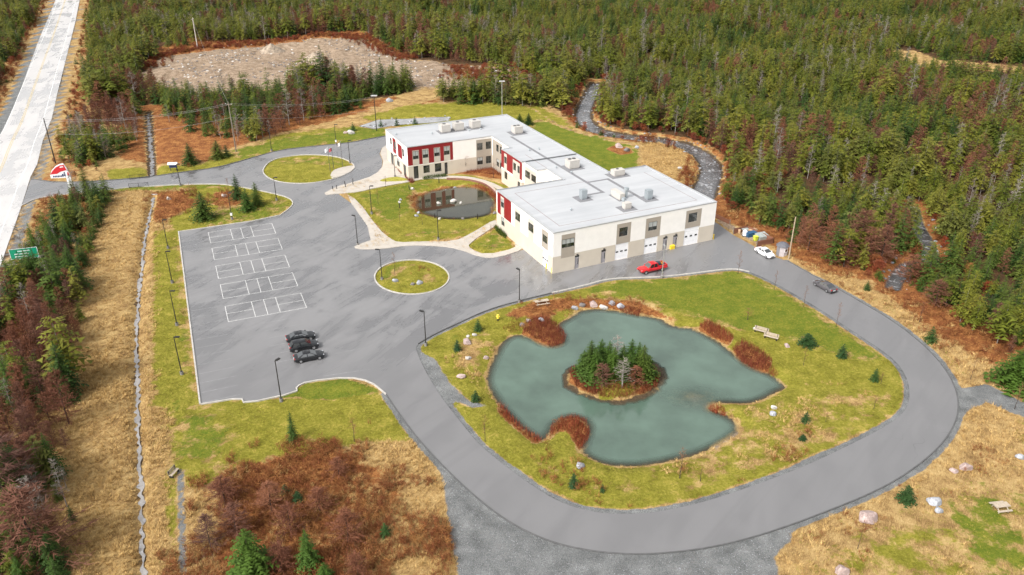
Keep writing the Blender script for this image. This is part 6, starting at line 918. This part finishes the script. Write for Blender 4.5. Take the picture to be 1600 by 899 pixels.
PB = np.vstack([PB, PH]); s = rng.uniform(.5, 1.5, len(PB)); scatter('undergrowth', PB, zat(PB), np.stack([s, s, s * rng.uniform(.6, 1.3, len(PB))], 1), rng.uniform(0, 6.28, len(PB)), rng.choice([0, 0, 1, 1, 2], len(PB)), [K['bush'][0][1], K['bush'][1][1], tm('bushlet', spruce(500, 1.6, .9, 8, 7, 3, .7, .03, .4, .4), f_spruce)], 'rusty undergrowth along the forest edge, stream and highway verge', 'undergrowth')
def field(name, polys, n, zones, lims, metas, size, label, cat, hole=1.0, thr=.35):
    Q = []
    for pl, m in polys: lo, hi = pl.min(0), pl.max(0); P = rng.uniform(lo, hi, (m, 2)); Q.append(P[sdf(pl, P) < 0])
    P = np.vstack(Q); w = zone_at(P, zones); ok = (w + (vnoise(P, 2.5, 21) - .5) * .7 > thr) & (asphalt_sd(P) > hole) & (sdl(BW, P) > .5) & (sdl(POND, P) > .1) & (sdl(CPOND, P) > .1) & (sdl(DITCH2, P, 10, linedist) > .6) & (zone_at(P, ['gravel']) < .5 if 'gravel' not in zones else True)
    P = P[ok]; s = rng.uniform(*size, len(P)) * (.7 + .6 * vnoise(P, 4, 22)); scatter(name, P, zat(P), np.stack([s, s, s * rng.uniform(.7, 1.2, len(P))], 1), rng.uniform(0, 6.28, len(P)), rng.integers(0, len(metas), len(P)), metas, label, cat)
FULL = GP([(-30, 300), (300, 260), (1180, 330), (1240, 380), (1640, 560), (1640, 930), (-30, 930)]); LOWL = GP([(-20, 480), (330, 620), (640, 620), (740, 930), (-20, 930)])
straw_m = [tm('tuft', tuft(200 + i, 13, .42, .4, .022), f_straw) for i in range(3)]; rust_m = [tm('tuft', tuft(210 + i, 14, .5, .35, .018), f_rust) for i in range(2)] + [tm('tuft', twigs(215, .8, .5, 16, 6, .8, .05, .3, .012, .25), f_rust)]; moss_m = [tm('tuft', tuft(220 + i, 9, .16, .18, .02), f_moss) for i in range(2)]
NE = GP([(1000, 215), (1085, 235), (1105, 270), (1080, 292), (1005, 268)])
field('dry_grass', [(FULL, 90000), (LOWL, 26000), (NE, 4000)], 0, ['straw'], 0, straw_m, (.6, 1.3), 'dry straw-coloured grass along the ditch and road verges', 'grass')
field('rusty_brush', [(FULL, 50000), (LOWL, 34000)], 0, ['rust'], 0, rust_m, (.6, 1.5), 'rust-brown low brush and bracken on rough ground', 'brush')
field('lawn_grass', [(FULL, 90000)], 0, ['moss', 'lawn'], 0, moss_m, (.6, 1.5), 'yellow-green mossy grass of the lawns', 'grass', .7)
stone_m = []
for i in range(3):
    src = rock_me(300 + i, rockmat(['grey_stone', 'pale_stone', 'brown_stone'][i], [RG, (.56, .53, .49), RB][i])); import bmesh; bm = bmesh.new(); bmesh.ops.create_icosphere(bm, subdivisions=1, radius=1); rr = np.random.default_rng(i)
    for v in bm.verts: v.co *= rr.uniform(.7, 1.15)
    me = bpy.data.meshes.new('pebble'); bm.to_mesh(me); bm.free(); me.materials.append(src.materials[0]); stone_m.append(me)
GRV = GP([(690, 735), (720, 758), (800, 822), (880, 856), (1000, 869), (1120, 857), (1240, 822), (1235, 845), (1210, 870), (1230, 930), (730, 930), (705, 850)])
field('gravel', [(GRV, 9000), (GP([(640, 540), (780, 630), (700, 660), (640, 560)]), 2500), (band(DITCH2, 1.3), 5000)], 0, ['gravel'], 0, [stone_m[2], stone_m[2], stone_m[0]], (.02, .06), 'loose grey gravel beside the loop road and ditch', 'gravel', .2)
P = jitter(CLEARING, 1.5); P = P[rng.random(len(P)) < .55 * (.1 + 1.1 * vnoise(P, 12, 31) ** 2)]; s = rng.uniform(.1, .8, len(P)) ** 1.8 + .1; scatter('rubble', P, zat(P), np.stack([s, s, s * .7], 1), rng.uniform(0, 6.28, len(P)), rng.choice([2, 2, 2, 1], len(P)), stone_m, 'broken rock strewn over the gravel clearing', 'rubble')
P = np.vstack([jitter(band(STREAM, 5.), .9), jitter(band(STREAM2, 4.), .9)]); P = P[rng.random(len(P)) < .15]; s = rng.uniform(.15, .5, len(P)); scatter('stream_stones', P, np.maximum(zat(P), -.85), np.stack([s, s, s * .7], 1), rng.uniform(0, 6.28, len(P)), rng.choice([0, 2, 2], len(P)), stone_m, 'dark stones along the bed of the stream', 'stones')
P = jitter(GP([(560, 200), (590, 183), (705, 179), (708, 188), (640, 195), (585, 203)]), 1.1); P = P[rng.random(len(P)) < .16]; s = rng.uniform(.2, .7, len(P)); scatter('riprap', P, np.maximum(zat(P), -.3), np.stack([s, s, s * .7], 1), rng.uniform(0, 6.28, len(P)), rng.choice([0, 0, 2], len(P)), stone_m, 'grey broken stone lining the pool behind the white building', 'rocks')
P = np.vstack([jitter(band(smooth(GP([(230, 108), (265, 84), (330, 72), (420, 62), (548, 56), (600, 74), (640, 94)]), 2), 4.), 1.2), jitter(GP([(700, 108), (780, 110), (830, 122), (790, 132), (700, 128)]), 1.3)]); P = P + rng.normal(0, 1.8, P.shape); P = P[rng.random(len(P)) < .35 + vnoise(P, 7, 51)]; s = rng.uniform(.4, 1.4, len(P)); scatter('brush_pile', P, zat(P), np.stack([s, s, s * .8], 1), rng.uniform(0, 6.28, len(P)), rng.integers(0, 2, len(P)), [K['bush'][1][1], K['bush'][0][1]], 'windrow of cleared dark brush around the gravel clearing', 'brush')
m_heap = g_heap = rockmat('gravel_heap', (.36, .29, .22))
for (b, t, w, lb) in (((424, 78), (424, 61), 34, 'pointed gravel heap at the back of the clearing'), ((491, 92), (489, 74), 40, 'darker gravel heap right of the pointed one in the clearing')):
    p = foot(*b); h = HT(b, t) * .8; rr = w * np.linalg.norm(p - np.array([0, 0, HC])) / F / 2; th = np.linspace(0, 6.283, 20, endpoint=False); V = []; 
    for i, f in enumerate((0, .3, .6, .85, .97)): V += [(rr * (1 - f) * (1 + .15 * rng.normal()) * math.cos(a), rr * (1 - f) * (1 + .15 * rng.normal()) * math.sin(a), h * f ** .9 - .1) for a in th]
    V.append((0, 0, h)); Fc = [(i * 20 + k, i * 20 + (k + 1) % 20, (i + 1) * 20 + (k + 1) % 20, (i + 1) * 20 + k) for i in range(4) for k in range(20)] + [(80 + k, 80 + (k + 1) % 20, 100) for k in range(20)]
    o = mkobj('gravel_heap', mkmesh('gravel_heap', V, Fc, m_heap, True), None, p); tag(o, lb, 'heap')
